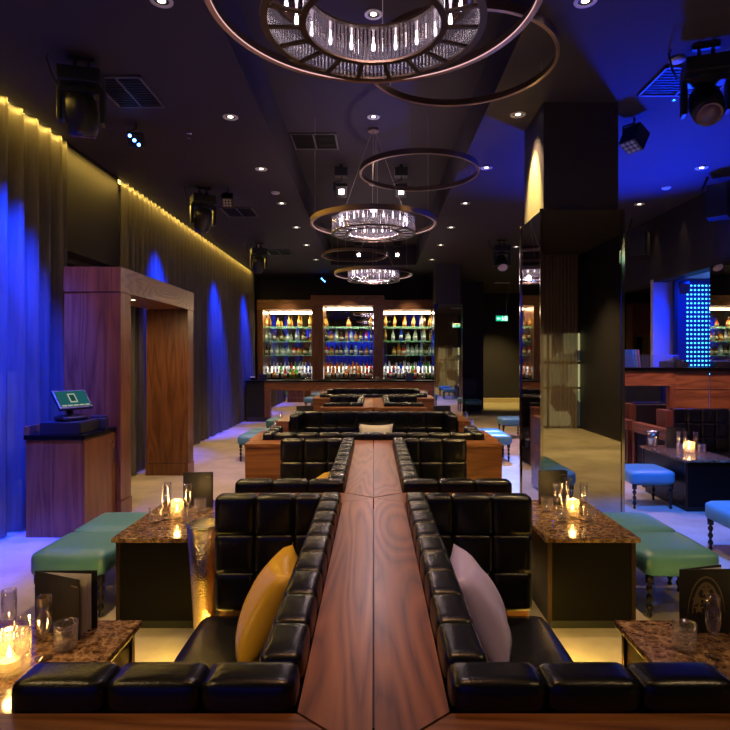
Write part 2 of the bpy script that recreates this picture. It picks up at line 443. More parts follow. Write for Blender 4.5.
def lathe(bm, prof, n=20, mi=0, cx=0, cy=0, cz=0, close=False):
    """prof: list of (r, z); mi int or per segment list"""
    rings = []
    for r, z in prof:
        if r < 1e-5: rings.append([bm.verts.new((cx, cy, cz + z))])
        else: rings.append([bm.verts.new((cx + r * math.cos(2 * PI * i / n), cy + r * math.sin(2 * PI * i / n), cz + z)) for i in range(n)])
    pairs = list(zip(rings[:-1], rings[1:]))
    if close: pairs.append((rings[-1], rings[0]))
    for k, (a, b) in enumerate(pairs):
        m = mi[k] if isinstance(mi, (list, tuple)) else mi
        for i in range(n):
            j = (i + 1) % n
            if len(a) == 1 and len(b) == 1: continue
            if len(a) == 1: f = bm.faces.new((a[0], b[i], b[j]))
            elif len(b) == 1: f = bm.faces.new((a[i], a[j], b[0]))
            else: f = bm.faces.new((a[i], a[j], b[j], b[i]))
            f.material_index = m
    return bm

def tube(bm, pts, r, n=6, mi=0):
    pts = [Vector(p) for p in pts]
    rings = []
    for i, p in enumerate(pts):
        d = (pts[min(i + 1, len(pts) - 1)] - pts[max(i - 1, 0)]).normalized()
        u = d.orthogonal().normalized(); v = d.cross(u)
        rr = r[i] if isinstance(r, (list, tuple)) else r
        if i and rings:
            pass
        rings.append([bm.verts.new(p + rr * (math.cos(2 * PI * k / n) * u + math.sin(2 * PI * k / n) * v)) for k in range(n)])
    for a, b in zip(rings[:-1], rings[1:]):
        # match start index to limit twisting
        off = min(range(n), key=lambda s: (a[0].co - b[s].co).length)
        for k in range(n):
            f = bm.faces.new((a[k], a[(k + 1) % n], b[(k + 1 + off) % n], b[(k + off) % n])); f.material_index = mi
    for rg in (rings[0], rings[-1]):
        f = bm.faces.new(rg); f.material_index = mi
    return bm

def puff(bm, sx, sy, sz, r, bulge=0.0, n=6, c=(0, 0, 0), mi=0):
    """rounded, slightly inflated box centred at c"""
    h = (sx / 2, sy / 2, sz / 2)
    verts = {}
    def g(i, s):  # denser spacing at the ends
        t = -1 + 2 * i / n
        return s * math.copysign(abs(t) ** 0.75, t)
    def vert(i, j, k):
        key = (i, j, k)
        if key in verts: return verts[key]
        p = [g(i, h[0]), g(j, h[1]), g(k, h[2])]
        q = [max(-(h[a] - r), min(h[a] - r, p[a])) for a in range(3)]
        d = Vector([p[a] - q[a] for a in range(3)])
        if d.length > 1e-9: d = d.normalized() * r
        u = [p[a] / h[a] for a in range(3)]
        out = [q[a] + d[a] for a in range(3)]
        for a, idx in enumerate((i, j, k)):
            if idx in (0, n):
                o = [b for b in range(3) if b != a]
                out[a] += math.copysign(bulge * (1 - u[o[0]] ** 2) * (1 - u[o[1]] ** 2), u[a])
        verts[key] = bm.verts.new((out[0] + c[0], out[1] + c[1], out[2] + c[2]))
        return verts[key]
    for a in range(n):
        for b in range(n):
            for s in (0, n):
                for q in ([(s, a, b), (s, a + 1, b), (s, a + 1, b + 1), (s, a, b + 1)],
                          [(a, s, b), (a + 1, s, b), (a + 1, s, b + 1), (a, s, b + 1)],
                          [(a, b, s), (a + 1, b, s), (a + 1, b + 1, s), (a, b + 1, s)]):
                    f = bm.faces.new([vert(*t) for t in q]); f.material_index = mi
    return bm

def puff_mesh(name, sx, sy, sz, r, bulge, mat, n=6):
    bm = puff(bmesh.new(), sx, sy, sz, r, bulge, n)
    bmesh.ops.recalc_face_normals(bm, faces=bm.faces)
    me = bpy.data.meshes.new(name); bm.to_mesh(me); bm.free()
    me.materials.append(mat)
    for p in me.polygons: p.use_smooth = True
    return me

# ------------------------------------------------------------------ the room
X0, XR, Y0, YB = -3.9, 5.0, -2.8, 18.1
struct(finish('floor', B(X0 - 0.2, 11.0, Y0, 24.0, -0.1, 0.0), floor_mat))
bm = bmesh.new()
box(bm, X0 - 0.2, -1.14, Y0, 24.0, HC, HC + 0.1); box(bm, 1.14, 11.0, Y0, 24.0, HC, HC + 0.1)
box(bm, -1.14, 1.14, 15.6, 24.0, HC, HC + 0.1); box(bm, -1.14, 1.14, Y0, -1.0, HC, HC + 0.1)
box(bm, -1.2, 1.2, -1.06, 15.66, HT, HT + 0.1)
struct(finish('ceiling', bm, ceil_mat))
bm = bmesh.new()
box(bm, -1.20, -1.14, -1.0, 15.6, HC + 0.1, HT); box(bm, 1.14, 1.20, -1.0, 15.6, HC + 0.1, HT)
box(bm, -1.2, 1.2, 15.6, 15.66, HC + 0.1, HT); box(bm, -1.2, 1.2, -1.06, -1.0, HC + 0.1, HT)
struct(finish('trim_1', bm, ceil_mat))
# left wall with window openings behind the curtain
bm = bmesh.new()
box(bm, -3.95, -3.85, Y0, 18.2, 0, HC)
box(bm, -3.85, -3.55, 6.62, 8.06, 2.95, HC)
struct(finish('wall_left', bm, wall_mat))
struct(finish('window_1', B(-3.84, -3.82, 4.4, 6.5, 0.05, 1.55), window_lit))
struct(finish('window_2', B(-3.84, -3.82, 6.7, 8.3, 0.05, 1.2), window_lit))
bm = bmesh.new()
box(bm, -3.82, -3.74, 6.66, 8.02, 2.62, 2.70); box(bm, -3.82, -3.74, 6.66, 8.02, 2.88, 2.95); box(bm, -3.82, -3.74, 6.60, 6.68, 0, 2.95); box(bm, -3.82, -3.74, 8.02, 8.1, 0, 2.95)
struct(finish('trim_2', bm, bronze_dark))
struct(finish('wall_back', B(-3.85, 1.9, YB, YB + 0.1, 0, HC), wall_mat))
bm = bmesh.new()
box(bm, 1.9, 2.0, YB, 22.0, 0, HC); box(bm, 2.0, 3.60, 19.0, 19.1, 0, HC); box(bm, 3.50, 3.60, 19.1, 22.4, 0, HC)
box(bm, 3.6, 11.0, 22.4, 22.5, 0, HC)
struct(finish('wall_corridor', bm, wall_mat))
struct(finish('trim_3', B(3.6, 8.0, 22.1, 22.4, 0, 0.16), plain('stone_step', (0.5, 0.4, 0.25), 0.5)))
# right wall: bulkhead over everything, solid near the camera, mirror strip, alcove, opening beyond
bm = bmesh.new()
box(bm, XR, XR + 0.25, -0.3, 18.0, 3.05, HC); box(bm, XR, XR + 0.2, Y0, -0.3, 0, HC); box(bm, XR, XR + 0.2, -0.3, 7.2, 0, 3.05)
struct(finish('wall_right', bm, wall_mat))
struct(finish('trim_4', B(XR - 0.02, XR + 0.18, 7.2, 8.588, 0, 3.05), mirror))
bm = bmesh.new()
box(bm, XR, XR + 1.5, 8.34, 8.44, 0, 3.05)  # near jamb of alcove is behind the mirror strip
box(bm, XR - 0.01, 6.6, 10.35, 10.45, 0, 3.10); box(bm, 6.5, 6.6, 8.44, 10.35, 0, 3.1); box(bm, XR + 0.25, 6.6, 8.44, 10.45, 3.10, 3.2)
struct(finish('wall_alcove', bm, plain('alcove_paint', (0.45, 0.45, 0.5), 0.6)))
struct(finish('wall_far_right', B(10.8, 10.9, 10.0, 22.4, 0, HC), wall_mat))
struct(finish('wall_rear', B(X0, 6.0, Y0 - 0.1, Y0, 0, HC), wall_mat))
struct(finish('window_3', B(3.75, 5.0, Y0 + 0.005, Y0 + 0.03, 0.05, 2.3), window_lit2))
bm = bmesh.new(); box(bm, 3.7, 5.0, Y0 + 0.03, Y0 + 0.06, 1.55, 1.62); box(bm, 4.2, 4.25, Y0 + 0.03, Y0 + 0.06, 0, 2.3); box(bm, 3.7, 5.0, Y0 + 0.03, Y0 + 0.06, 0.95, 1.0)
struct(finish('trim_5', bm, bronze_dark))

# ------------------------------------------------------------------ curtains
def curtain(name, p0, p1, z0, z1, mat, label, amp=0.055, wl=0.165, seed=1, group=None):
    rnd = random.Random(seed)
    p0 = Vector(p0); p1 = Vector(p1); L = (p1 - p0).length; d = (p1 - p0) / L; nrm = Vector((-d.y, d.x))
    n = int(L / 0.0125); bm = bmesh.new()
    ph = 0.0; offs = []; s = 0
    w = wl
    for i in range(n + 1):
        ph += 0.0125 / w * 2 * PI
        w = max(wl * 0.6, min(wl * 1.5, w + rnd.uniform(-0.006, 0.006)))
        offs.append((math.sin(ph), math.sin(ph * 0.37 + 1.3)))
    rows = 5
    grid = []
    for k in range(rows + 1):
        t = k / rows; z = z0 + (z1 - z0) * t
        row = []
        for i in range(n + 1):
            a, b = offs[i]
            o = nrm * (amp * (a * (1.0 - 0.35 * t) + 0.5 * b * (1 - t)))
            q = p0 + d * (L * i / n) + o
            row.append(bm.verts.new((q.x, q.y, z)))
        grid.append(row)
    for k in range(rows):
        for i in range(n):
            bm.faces.new((grid[k][i], grid[k][i + 1], grid[k + 1][i + 1], grid[k + 1][i]))
    o = finish(name, bm, mat, smooth=True)
    tag(o, label, 'curtain', group)
    return o
curtain('sheer_curtain', (-3.5, 3.0), (-3.5, 6.6), 0.02, 4.17, curtain_mat, 'sheer taupe curtain washed bright blue beside the till cabinet', seed=3, wl=0.20, amp=0.07)
curtain('sheer_curtain', (-3.5, 8.08), (-3.5, 16.9), 0.02, 4.17, curtain_mat, 'long sheer taupe curtain running from the wooden portal to the bar', seed=5)
curtain('sheer_curtain', (3.6, -2.6), (4.9, -2.6), 0.02, 4.17, curtain_dark, 'dark brown sheer curtain seen in the mirrored column beside the right stools', seed=9, wl=0.13, amp=0.03)
curtain('sheer_curtain', (-3.4, -2.6), (0.9, -2.6), 0.02, 4.17, curtain_mat, 'blue lit curtain behind the viewer, seen only mirrored behind the bar bottles', seed=11, wl=0.2)
o = tag(finish('cove_light', B(-3.60, -3.57, 2.0, 17.0, 4.165, 4.198), led_warm), 'warm yellow light strip along the ceiling above the left curtains', 'light strip')

# ------------------------------------------------------------------ columns
def column(x0, x1, y0, y1, label):
    t = empty('mirrored_column', ((x0 + x1) / 2, (y0 + y1) / 2, 0)); tag(t, label, 'column')
    t['kind'] = 'structure'
    hx, hy = (x1 - x0) / 2, (y1 - y0) / 2
    finish('shaft', B(-hx + 0.045, hx - 0.045, -hy + 0.045, hy - 0.045, 3.14, HC), column_mat, t)
    finish('mirror_cladding', B(-hx + 0.012, hx - 0.012, -hy + 0.012, hy - 0.012, 0.06, 3.14), smoked, t)
    bm = bmesh.new()
    for sx in (-1, 1):
        for sy in (-1, 1):
            cx, cy = sx * (hx - 0.015), sy * (hy - 0.015)
            box(bm, cx - 0.015, cx + 0.015, cy - 0.015, cy + 0.015, 0.06, 3.15)
    finish('edge_trim', bm, plain('polished_trim', (0.5, 0.45, 0.4), 0.1, metal=1.0), t)
    finish('plinth', B(-hx + 0.01, hx - 0.01, -hy + 0.01, hy - 0.01, 0, 0.06), black, t)
    return t
column(1.62, 2.44, 5.63, 6.44, 'big square column clad in mirror below its black shaft, beside the right stools')
column(1.62, 2.38, 15.5, 16.25, 'far mirror clad column at the right end of the bar')

# ------------------------------------------------------------------ wooden partitions (fixed joinery between the seats)
HL = 0.94
def xmirror(pts, s):
    return [(s * p[0], p[1]) for p in pts]

def partition(name, label, ledges, y_end, seat_pairs):
    """ledges: list of (y0, y1, xmax) cross ledges with mitred ends; central boards between"""
    t = empty(name, (0, ledges[0][0], 0)); tag(t, label, 'divider')
    oy = ledges[0][0]
    def P(pts, z0, z1): 
        return prism(bmesh.new(), [(p[0], p[1] - oy) for p in pts], z0, z1)
    g = 0.0025
    W = 0.163
    for i, (y0, y1, xm) in enumerate(ledges):
        ym = (y0 + y1) / 2
        for s in (-1, 1):
            if i < len(ledges) - 1:
                pts = [(W + g, y0), (xm, y0), (xm, y1), (W + g, y1), (g * 2, ym)]
            else:
                pts = [(g * 2, ym), (W + g, y0), (xm, y0), (xm, y1), (g * 2, y1)]
            finish('cross_ledge', P(xmirror(pts, s), HL - 0.03, HL), wood_across, t)
            finish('end_panel', P(xmirror([(0.02, y0 + 0.01), (xm - 0.004, y0 + 0.01), (xm - 0.004, y1 - 0.012), (0.02, y1 - 0.012)], s), 0.03, HL - 0.03), wood_panel, t)
    for (a, b) in zip(ledges[:-1], ledges[1:]):
        ya, yb = a[1], b[0]
        ma, mb = (a[0] + a[1]) / 2, (b[0] + b[1]) / 2
        for s in (-1, 1):
            pts = [(g, ma + g * 2), (W, ya + g * 2), (W, yb - g * 2), (g, mb - g * 2)]
            finish('top_board', P(xmirror(pts, s), HL - 0.03, HL + 0.001), wood_long if s < 0 else wood_long2, t)
        finish('core_panel', P([(-W + 0.012, ya), (W - 0.012, ya), (W - 0.012, yb), (-W + 0.012, yb)], 0.03, HL - 0.031), black, t)
    return t

partition('wooden_divider', 'long walnut partition shelf down the middle between the near black banquettes',
          [(0.96, 1.24, 1.0), (3.045, 3.27, 0.82), (5.12, 5.36, 1.14)], 5.3, None)
partition('wooden_divider', 'far walnut partition shelf between the black banquettes nearest the bar',
          [(8.82, 9.06, 0.82), (10.88, 11.12, 1.14)], 11.1, None)

# ------------------------------------------------------------------ banquettes
TW = 0.103
m_near = puff_mesh('top_cushion', 0.2045, TW, 0.15, 0.020, 0.004, leather, 8)
m_tile = puff_mesh('back_cushion', 0.1835, TW, 0.193, 0.014, 0.006, leather, 8)
def tile_row(t, name, mesh, x, y, z, along, count, step, axis):
    for i in range(count):
        if axis == 'x': loc = (x + along * (i + 0.5) * step, y, z); rot = (0, 0, 0)
        else: loc = (x, y + (i + 0.5) * step, z); rot = (0, 0, PI / 2)
        instance(mesh, name, t, loc, rot)

seat_meshes = {}
def seat_mesh(sx, sy):
    k = (round(sx, 3), round(sy, 3))
    if k not in seat_meshes: seat_meshes[k] = puff_mesh('seat_cushion', sx, sy, 0.17, 0.035, 0.015, leather, 8)
    return seat_meshes[k]

def banquette(s, yn, yf, label):
    """U-shaped seat beside the central shelf; s = side, opening outwards"""
    t = empty('banquette', (s * 0.5, yn, 0)); tag(t, label, 'banquette', 'black tufted banquettes')
    ox = s * 0.5
    L = yf - yn
    xs = 0.168 + TW / 2
    # near back: seen from behind, cushions lap onto the ledge
    for i in range(3):
        instance(m_near, 'top_cushion', t, (s * (0.170 + (i + 0.5) * 0.2055) - ox, TW / 2 + 0.004, 0.925))
    step = (L - TW - 0.01) / 9
    key = 'side%.3f' % step
    if key not in seat_meshes:
        seat_meshes[key] = puff_mesh('top_cushion', step - 0.001, TW, 0.195, 0.018, 0.004, leather, 8)
        seat_meshes[key + 't'] = puff_mesh('back_cushion', step - 0.001, TW, 0.193, 0.014, 0.006, leather, 8)
    for i in range(9):
        y = TW + 0.012 + (i + 0.5) * step
        instance(seat_meshes[key], 'top_cushion', t, (s * xs - ox, y, 0.905), (0, 0, PI / 2))
        for zc in (0.708, 0.515):
            instance(seat_meshes[key + 't'], 'back_cushion', t, (s * xs - ox, y, zc), (0, 0, PI / 2))
    for i, (xc, wd) in enumerate(((0.336, 0.13), (0.503, 0.2), (0.705, 0.2))):
        x = s * xc - ox
        for zc in (0.898, 0.704, 0.513):
            instance(m_tile, 'back_cushion', t, (x, L - TW / 2 + 0.012, zc), scale=(wd / 0.1845, 1, 1))
            if zc < 0.8: instance(m_tile, 'back_cushion', t, (x, TW / 2 + 0.003, zc), scale=(wd / 0.1845, 1, 1))
    finish('plinth', B(s * 0.52 - 0.30 - ox, s * 0.52 + 0.26 - ox, 0.06, L - 0.06, 0.0, 0.25), black, t)
    # seat: a main cushion and a nearer one
    y0 = TW + 0.02; y1 = L - TW - 0.008
    n = (y1 - y0) / 2
    for k in range(2):
        instance(seat_mesh(0.575, n - 0.004), 'seat_cushion', t, (s * 0.567 - ox, y0 + (k + 0.5) * n, 0.335))
    return t
banquette(-1, 1.242, 3.026, 'nearest left black tufted banquette, with the gold cushion')
banquette(1, 1.242, 3.026, 'nearest right black tufted banquette, with the lilac cushion')
banquette(-1, 3.275, 5.096, 'second left black tufted banquette, behind the brass wine cooler')
banquette(1, 3.275, 5.096, 'second right black tufted banquette, beside the candle table near the column')
banquette(-1, 9.065, 10.856, 'far left black banquette beside the shelf nearest the bar')
banquette(1, 9.065, 10.856, 'far right black banquette beside the shelf nearest the bar')

def sofa_away(y, label, name='banquette_sofa'):
    """long seat with its back to the camera and short padded arms"""
    t = empty(name, (0, y, 0)); tag(t, label, 'sofa', 'long black sofas across the room')
    for i in range(9):
        instance(m_near, 'top_cushion', t, (-0.93 + (i + 0.5) * 0.2067, TW / 2 + 0.004, 0.925))
    for s in (-1, 1):
        for i in range(3):
            instance(m_near, 'arm_cushion', t, (s * 0.985, 0.14 + i * 0.2, 0.925), (0, 0, PI / 2), (0.9, 1, 1))
        finish('arm_box', B(s * 1.10 - 0.06, s * 1.10 + 0.06, 0.005, 0.72, 0.03, HL), wood_long, t)
        finish('arm_panel', B(s * 0.985 - 0.05, s * 0.985 + 0.05, 0.12, 0.65, 0.03, 0.80), leather, t)
    for i in range(9):
        for zc in (0.708, 0.515):
            instance(m_tile, 'back_cushion', t, (-0.93 + (i + 0.5) * 0.2067, TW / 2 + 0.003, zc))
    finish('plinth', B(-0.9, 0.9, 0.06, 0.6, 0, 0.25), black, t)
    for i in range(3): instance(seat_mesh(0.61, 0.54), 'seat_cushion', t, (-0.62 + i * 0.62, 0.385, 0.335))
    return t
def sofa_facing(y, label, xm=1.02, name='banquette_sofa'):
    """long seat facing the camera, y = front of its back"""
    t = empty(name, (0, y, 0)); tag(t, label, 'sofa', 'long black sofas across the room')
    n = 8; st = (2 * xm - 0.22) / n
    for i in range(n):
        for zc in (0.905, 0.708, 0.515):
            instance(m_tile, 'back_cushion', t, (-xm + 0.11 + (i + 0.5) * st, TW / 2, zc), scale=(st / 0.1845, 1, 1))
    for s in (-1, 1):
        for i in range(3):
            for zc in (0.905, 0.708, 0.515):
                instance(m_tile, 'arm_cushion', t, (s * (xm - 0.05), TW - 0.10 - i * 0.19, zc), (0, 0, PI / 2))
        finish('arm_box', B(s * (xm + 0.075) - 0.07, s * (xm + 0.075) + 0.07, -0.55, 0.2, 0.03, HL), wood_panel, t)
    finish('back_panel', B(-xm - 0.004, xm + 0.004, TW + 0.01, TW + 0.09, 0.03, 0.95), wood_panel, t)
    finish('plinth', B(-xm + 0.12, xm - 0.12, -0.5, TW - 0.06, 0, 0.25), black, t)
    for i in range(3): instance(seat_mesh(0.585, 0.54), 'seat_cushion', t, ((i - 1) * 0.595, -0.275, 0.335))
    return t
sofa_away(5.365, 'long black sofa seen from behind, beyond the near walnut partition')
sofa_facing(7.5, 'long black tufted sofa facing the camera, beyond the silver cushion')
sofa_away(11.125, 'small looking far black sofa seen from behind, just before the bar')
sofa_facing(13.2, 'farthest black tufted sofa facing the camera, in front of the bar')

# ------------------------------------------------------------------ cushions
def pillow_mesh(w, h, d, n=14):
    bm = bmesh.new()
    top = {}; bot = {}
    for i in range(n + 1):
        for j in range(n + 1):
            u = -1 + 2 * i / n; v = -1 + 2 * j / n
            t = max(0.0, (1 - u * u) * (1 - v * v)) ** 0.42
            pin = 1 - 0.10 * (1 - abs(v) ** 2) * abs(u) ** 3, 1 - 0.10 * (1 - abs(u) ** 2) * abs(v) ** 3
            x = u * w / 2 * pin[0]; y = v * h / 2 * pin[1]
            wob = 0.006 * math.sin(7 * u + 3 * v) * t
            edge = i in (0, n) or j in (0, n)
            a = bm.verts.new((x, y, d / 2 * t + wob)); top[i, j] = a
            bot[i, j] = a if edge else bm.verts.new((x, y, -d / 2 * t + wob))
    for i in range(n):
        for j in range(n):
            bm.faces.new((top[i, j], top[i + 1, j], top[i + 1, j + 1], top[i, j + 1]))
            q = [bot[i, j], bot[i, j + 1], bot[i + 1, j + 1], bot[i + 1, j]]
            bm.faces.new(q)
    return bm
def cushion(loc, rot, mat, label, w=0.44, h=0.44, d=0.20):
    o = finish('throw_cushion', pillow_mesh(w, h, d), mat, None, loc, rot, smooth=True)
    tag(o, label, 'cushion')
    return o

def basis(xa, ya, za):
    return Matrix((xa, ya, za)).transposed().to_euler()
# leaning against the side backs
def lean(side, y, mat, label, tilt=0.30, yaw=0.0, x=0.385, z=0.605):
    n = Vector((side * math.cos(tilt), 0, math.sin(tilt)))  # face normal towards the open side
    n.rotate(Matrix.Rotation(yaw, 3, 'Z'))
    up = Vector((0, 0, 1)); up = (up - n * up.dot(n)).normalized()
    right = up.cross(n)
    o = cushion((side * x, y, z), basis(right, up, n), mat, label)
    return o
lean(-1, 2.50, gold_satin, 'gold satin cushion leaning in the nearest left banquette', 0.47, 0.12, x=0.45, z=0.64)
lean(1, 2.50, lilac_satin, 'lilac satin cushion leaning in the nearest right banquette', 0.47, -0.12, x=0.45, z=0.63)
lean(-1, 4.35, gold_satin, 'gold cushion of which only the tip shows in the second left banquette', 0.55, 0.08, x=0.44, z=0.625)
cushion((0.03, 7.35, 0.648), (math.radians(76), 0, 0), silver_satin, 'silver grey cushion leaning on the back of the long black sofa', 0.44, 0.44, 0.15)

# ------------------------------------------------------------------ stools
def bobbin():
    prof = [(0.0, 0.0), (0.014, 0.0), (0.017, 0.012), (0.011, 0.03)]
    for k in range(3):
        z = 0.03 + k * 0.062
        prof += [(0.011, z + 0.004), (0.019, z + 0.018), (0.0225, z + 0.032), (0.019, z + 0.046), (0.011, z + 0.058)]
    prof += [(0.011, 0.218), (0.026, 0.222), (0.026, 0.285), (0.0, 0.285)]
    return lathe(bmesh.new(), prof, 12)
ST_W, ST_H = 0.50, 0.43
def make_stool():
    t = empty('upholstered_stool')
    instance(puff_mesh('seat', ST_W, ST_W, 0.165, 0.05, 0.012, teal, 8), 'seat', t, (0, 0, ST_H - 0.0825))
    leg = None
    for sx in (-1, 1):
        for sy in (-1, 1):
            l = (sx * 0.205, sy * 0.205, 0)
            if leg is None: leg = finish('leg', bobbin(), dark_wood, t, l, smooth=True)
            else: instance(leg, 'leg', t, l)
    return t
stool0 = make_stool()
used = [False]
def stool(x, y, label, rz=0.0):
    if not used[0]:
        used[0] = True; o = stool0; o.location = (x, y, 0); o.rotation_euler = (0, 0, rz)
    else:
        o = copy_tree(stool0, (x, y, 0), rz)
    tag(o, label, 'stool', 'teal leather stools with bobbin legs')
    return o
stool(-2.00, 4.02, 'teal stool behind the standing menu of the near left table')
stool(-2.00, 4.56, 'teal stool in front of the wooden till cabinet, touching the nearer stool')
stool(2.02, 4.02, 'green lit teal stool just left of the crest menu on the near right table')
stool(2.02, 4.56, 'teal stool against the foot of the big mirror column')
stool(-1.98, 9.75, 'small teal stool left of the walnut end box, nearer of its pair')
stool(-1.98, 10.28, 'farther small teal stool of the pair left of the walnut end box')
stool(2.02, 9.75, 'bright blue lit stool right of the walnut end box, nearer of its pair')
stool(2.02, 10.28, 'bright blue lit stool behind the one by the right walnut end box')
stool(2.95, 12.45, 'blue lit stool standing alone left of the big mirror column edge')
stool(3.15, 6.75, 'blue lit stool against the dark side of the right hand table')
stool(3.20, 4.95, 'blue stool cut by the right picture edge in the foreground')
stool(3.05, 17.9, 'tiny blue stool in front of the dark service cabinet by the far column')
stool(-1.98, 12.2, 'tiny teal stool in front of the left end of the bar')

# ------------------------------------------------------------------ tables
def table(x0, x1, y0, y1, label, h=0.58):
    cx, cy = (x0 + x1) / 2, (y0 + y1) / 2; hx, hy = (x1 - x0) / 2, (y1 - y0) / 2
    t = empty('cocktail_table', (cx, cy, 0)); tag(t, label, 'table', 'marble topped box tables')
    finish('marble_top', B(-hx, hx, -hy, hy, h - 0.028, h, bev=0.004), marble_mat, t)
    finish('body', B(-hx + 0.028, hx - 0.028, -hy + 0.03, hy - 0.03, 0.055, h - 0.028), lacquer, t)
    for sx in (-1, 1):
        for sy in (-1, 1):
            cx2, cy2 = sx * (hx - 0.033), sy * (hy - 0.035)
            finish('corner_trim', B(cx2 - 0.012, cx2 + 0.012, cy2 - 0.012, cy2 + 0.012, 0.05, h - 0.03), bronze_dark, t)
    finish('plinth', B(-hx + 0.05, hx - 0.05, -hy + 0.05, hy - 0.05, 0, 0.055), black, t)
    return t
table(-1.62, -0.99, 1.45, 2.48, 'marble topped table at the lower left picture corner with the big candle glass')
table(1.03, 1.68, 1.45, 2.48, 'marble topped table at the lower right picture corner with the crest menu')
table(-1.63, -0.98, 3.60, 4.58, 'marble topped black table beside the brass wine cooler')
table(1.07, 1.66, 3.60, 4.58, 'marble topped black table right of the second right banquette')
table(-1.68, -1.04, 9.4, 10.3, 'far marble table half hidden behind the left walnut end box')
table(1.04, 1.68, 9.4, 10.3, 'far marble table half hidden behind the right walnut end box')
table(3.42, 4.0, 6.37, 7.45, 'marble topped dark table with candle and bucket at the right')

# ------------------------------------------------------------------ things on the tables
def g_flute():
    o = [(0, 0), (0.030, 0.0), (0.030, 0.004), (0.008, 0.010), (0.005, 0.02), (0.005, 0.075), (0.010, 0.084), (0.021, 0.105), (0.0265, 0.13), (0.0265, 0.232), (0.0250, 0.232), (0.0250, 0.13), (0.019, 0.107), (0.0, 0.088)]
    return lathe(bmesh.new(), o, 20)
def g_tumbler():
    o = [(0, 0), (0.038, 0.0), (0.040, 0.004), (0.045, 0.105), (0.0425, 0.105), (0.038, 0.016), (0, 0.013)]
    return lathe(bmesh.new(), o, 24)
flute_me = tumbler_me = None
def place(proto_fn, cache, name, mat, loc, label, cat, group):
    if name not in cache:
        o = finish(name, proto_fn(), mat, None, loc, smooth=True); cache[name] = o
    else:
        o = cache[name].copy(); COL.objects.link(o); o.location = loc
    tag(o, label, cat, group)
    return o
GC = {}
def flute(x, y, label, z=0.58): return place(g_flute, GC, 'champagne_flute', glass, (x, y, z), label, 'flute glass', 'champagne flutes')
def tumbler(x, y, label, z=0.58): return place(g_tumbler, GC, 'tumbler', cut_glass, (x, y, z), label, 'tumbler', 'cut glass tumblers')

def ribbed_prof(r, h):
    bm = bmesh.new()
    n = 40; prof_o = []
    k = int(h / 0.008)
    def ring(rr, z, rib): return [bm.verts.new(((rr * (1 + (0.03 if (i % 2) else 0) * rib)) * math.cos(2 * PI * i / n), (rr * (1 + (0.03 if (i % 2) else 0) * rib)) * math.sin(2 * PI * i / n), z)) for i in range(n)]
    rs = [ring(r * 0.94, 0, 0)] + [ring(r * (1.0 if j % 2 else 0.97), 0.006 + (h - 0.008) * j / k, 1) for j in range(k + 1)] + [ring(r, h, 0), ring(r * 0.93, h, 0), ring(r * 0.93, 0.012, 0)]
    for a, b in zip(rs[:-1], rs[1:]):
        for i in range(n): bm.faces.new((a[i], a[(i + 1) % n], b[(i + 1) % n], b[i]))
    bm.faces.new(rs[0]); bm.faces.new(rs[-1])
    return bm
def candle(x, y, r, h, label, power=1.0, z=0.58):
    t = empty('candle_holder', (x, y, z)); tag(t, label, 'candle', 'glass candle holders')
    finish('glass_cup', ribbed_prof(r, h), ribbed_glass, t)
    finish('candle', lathe(bmesh.new(), [(0, 0.013), (r * 0.5, 0.013), (r * 0.5, 0.045), (0, 0.045)], 16), wax, t, smooth=False)
    finish('flame', lathe(bmesh.new(), [(0, 0.048), (0.006, 0.055), (0.008, 0.066), (0.005, 0.082), (0, 0.097)], 10), flame_mat, t, smooth=True)
    point((x, y, z + 0.115), (1.0, 0.58, 0.18), power, 0.02, 'candle_lamp')
    return t
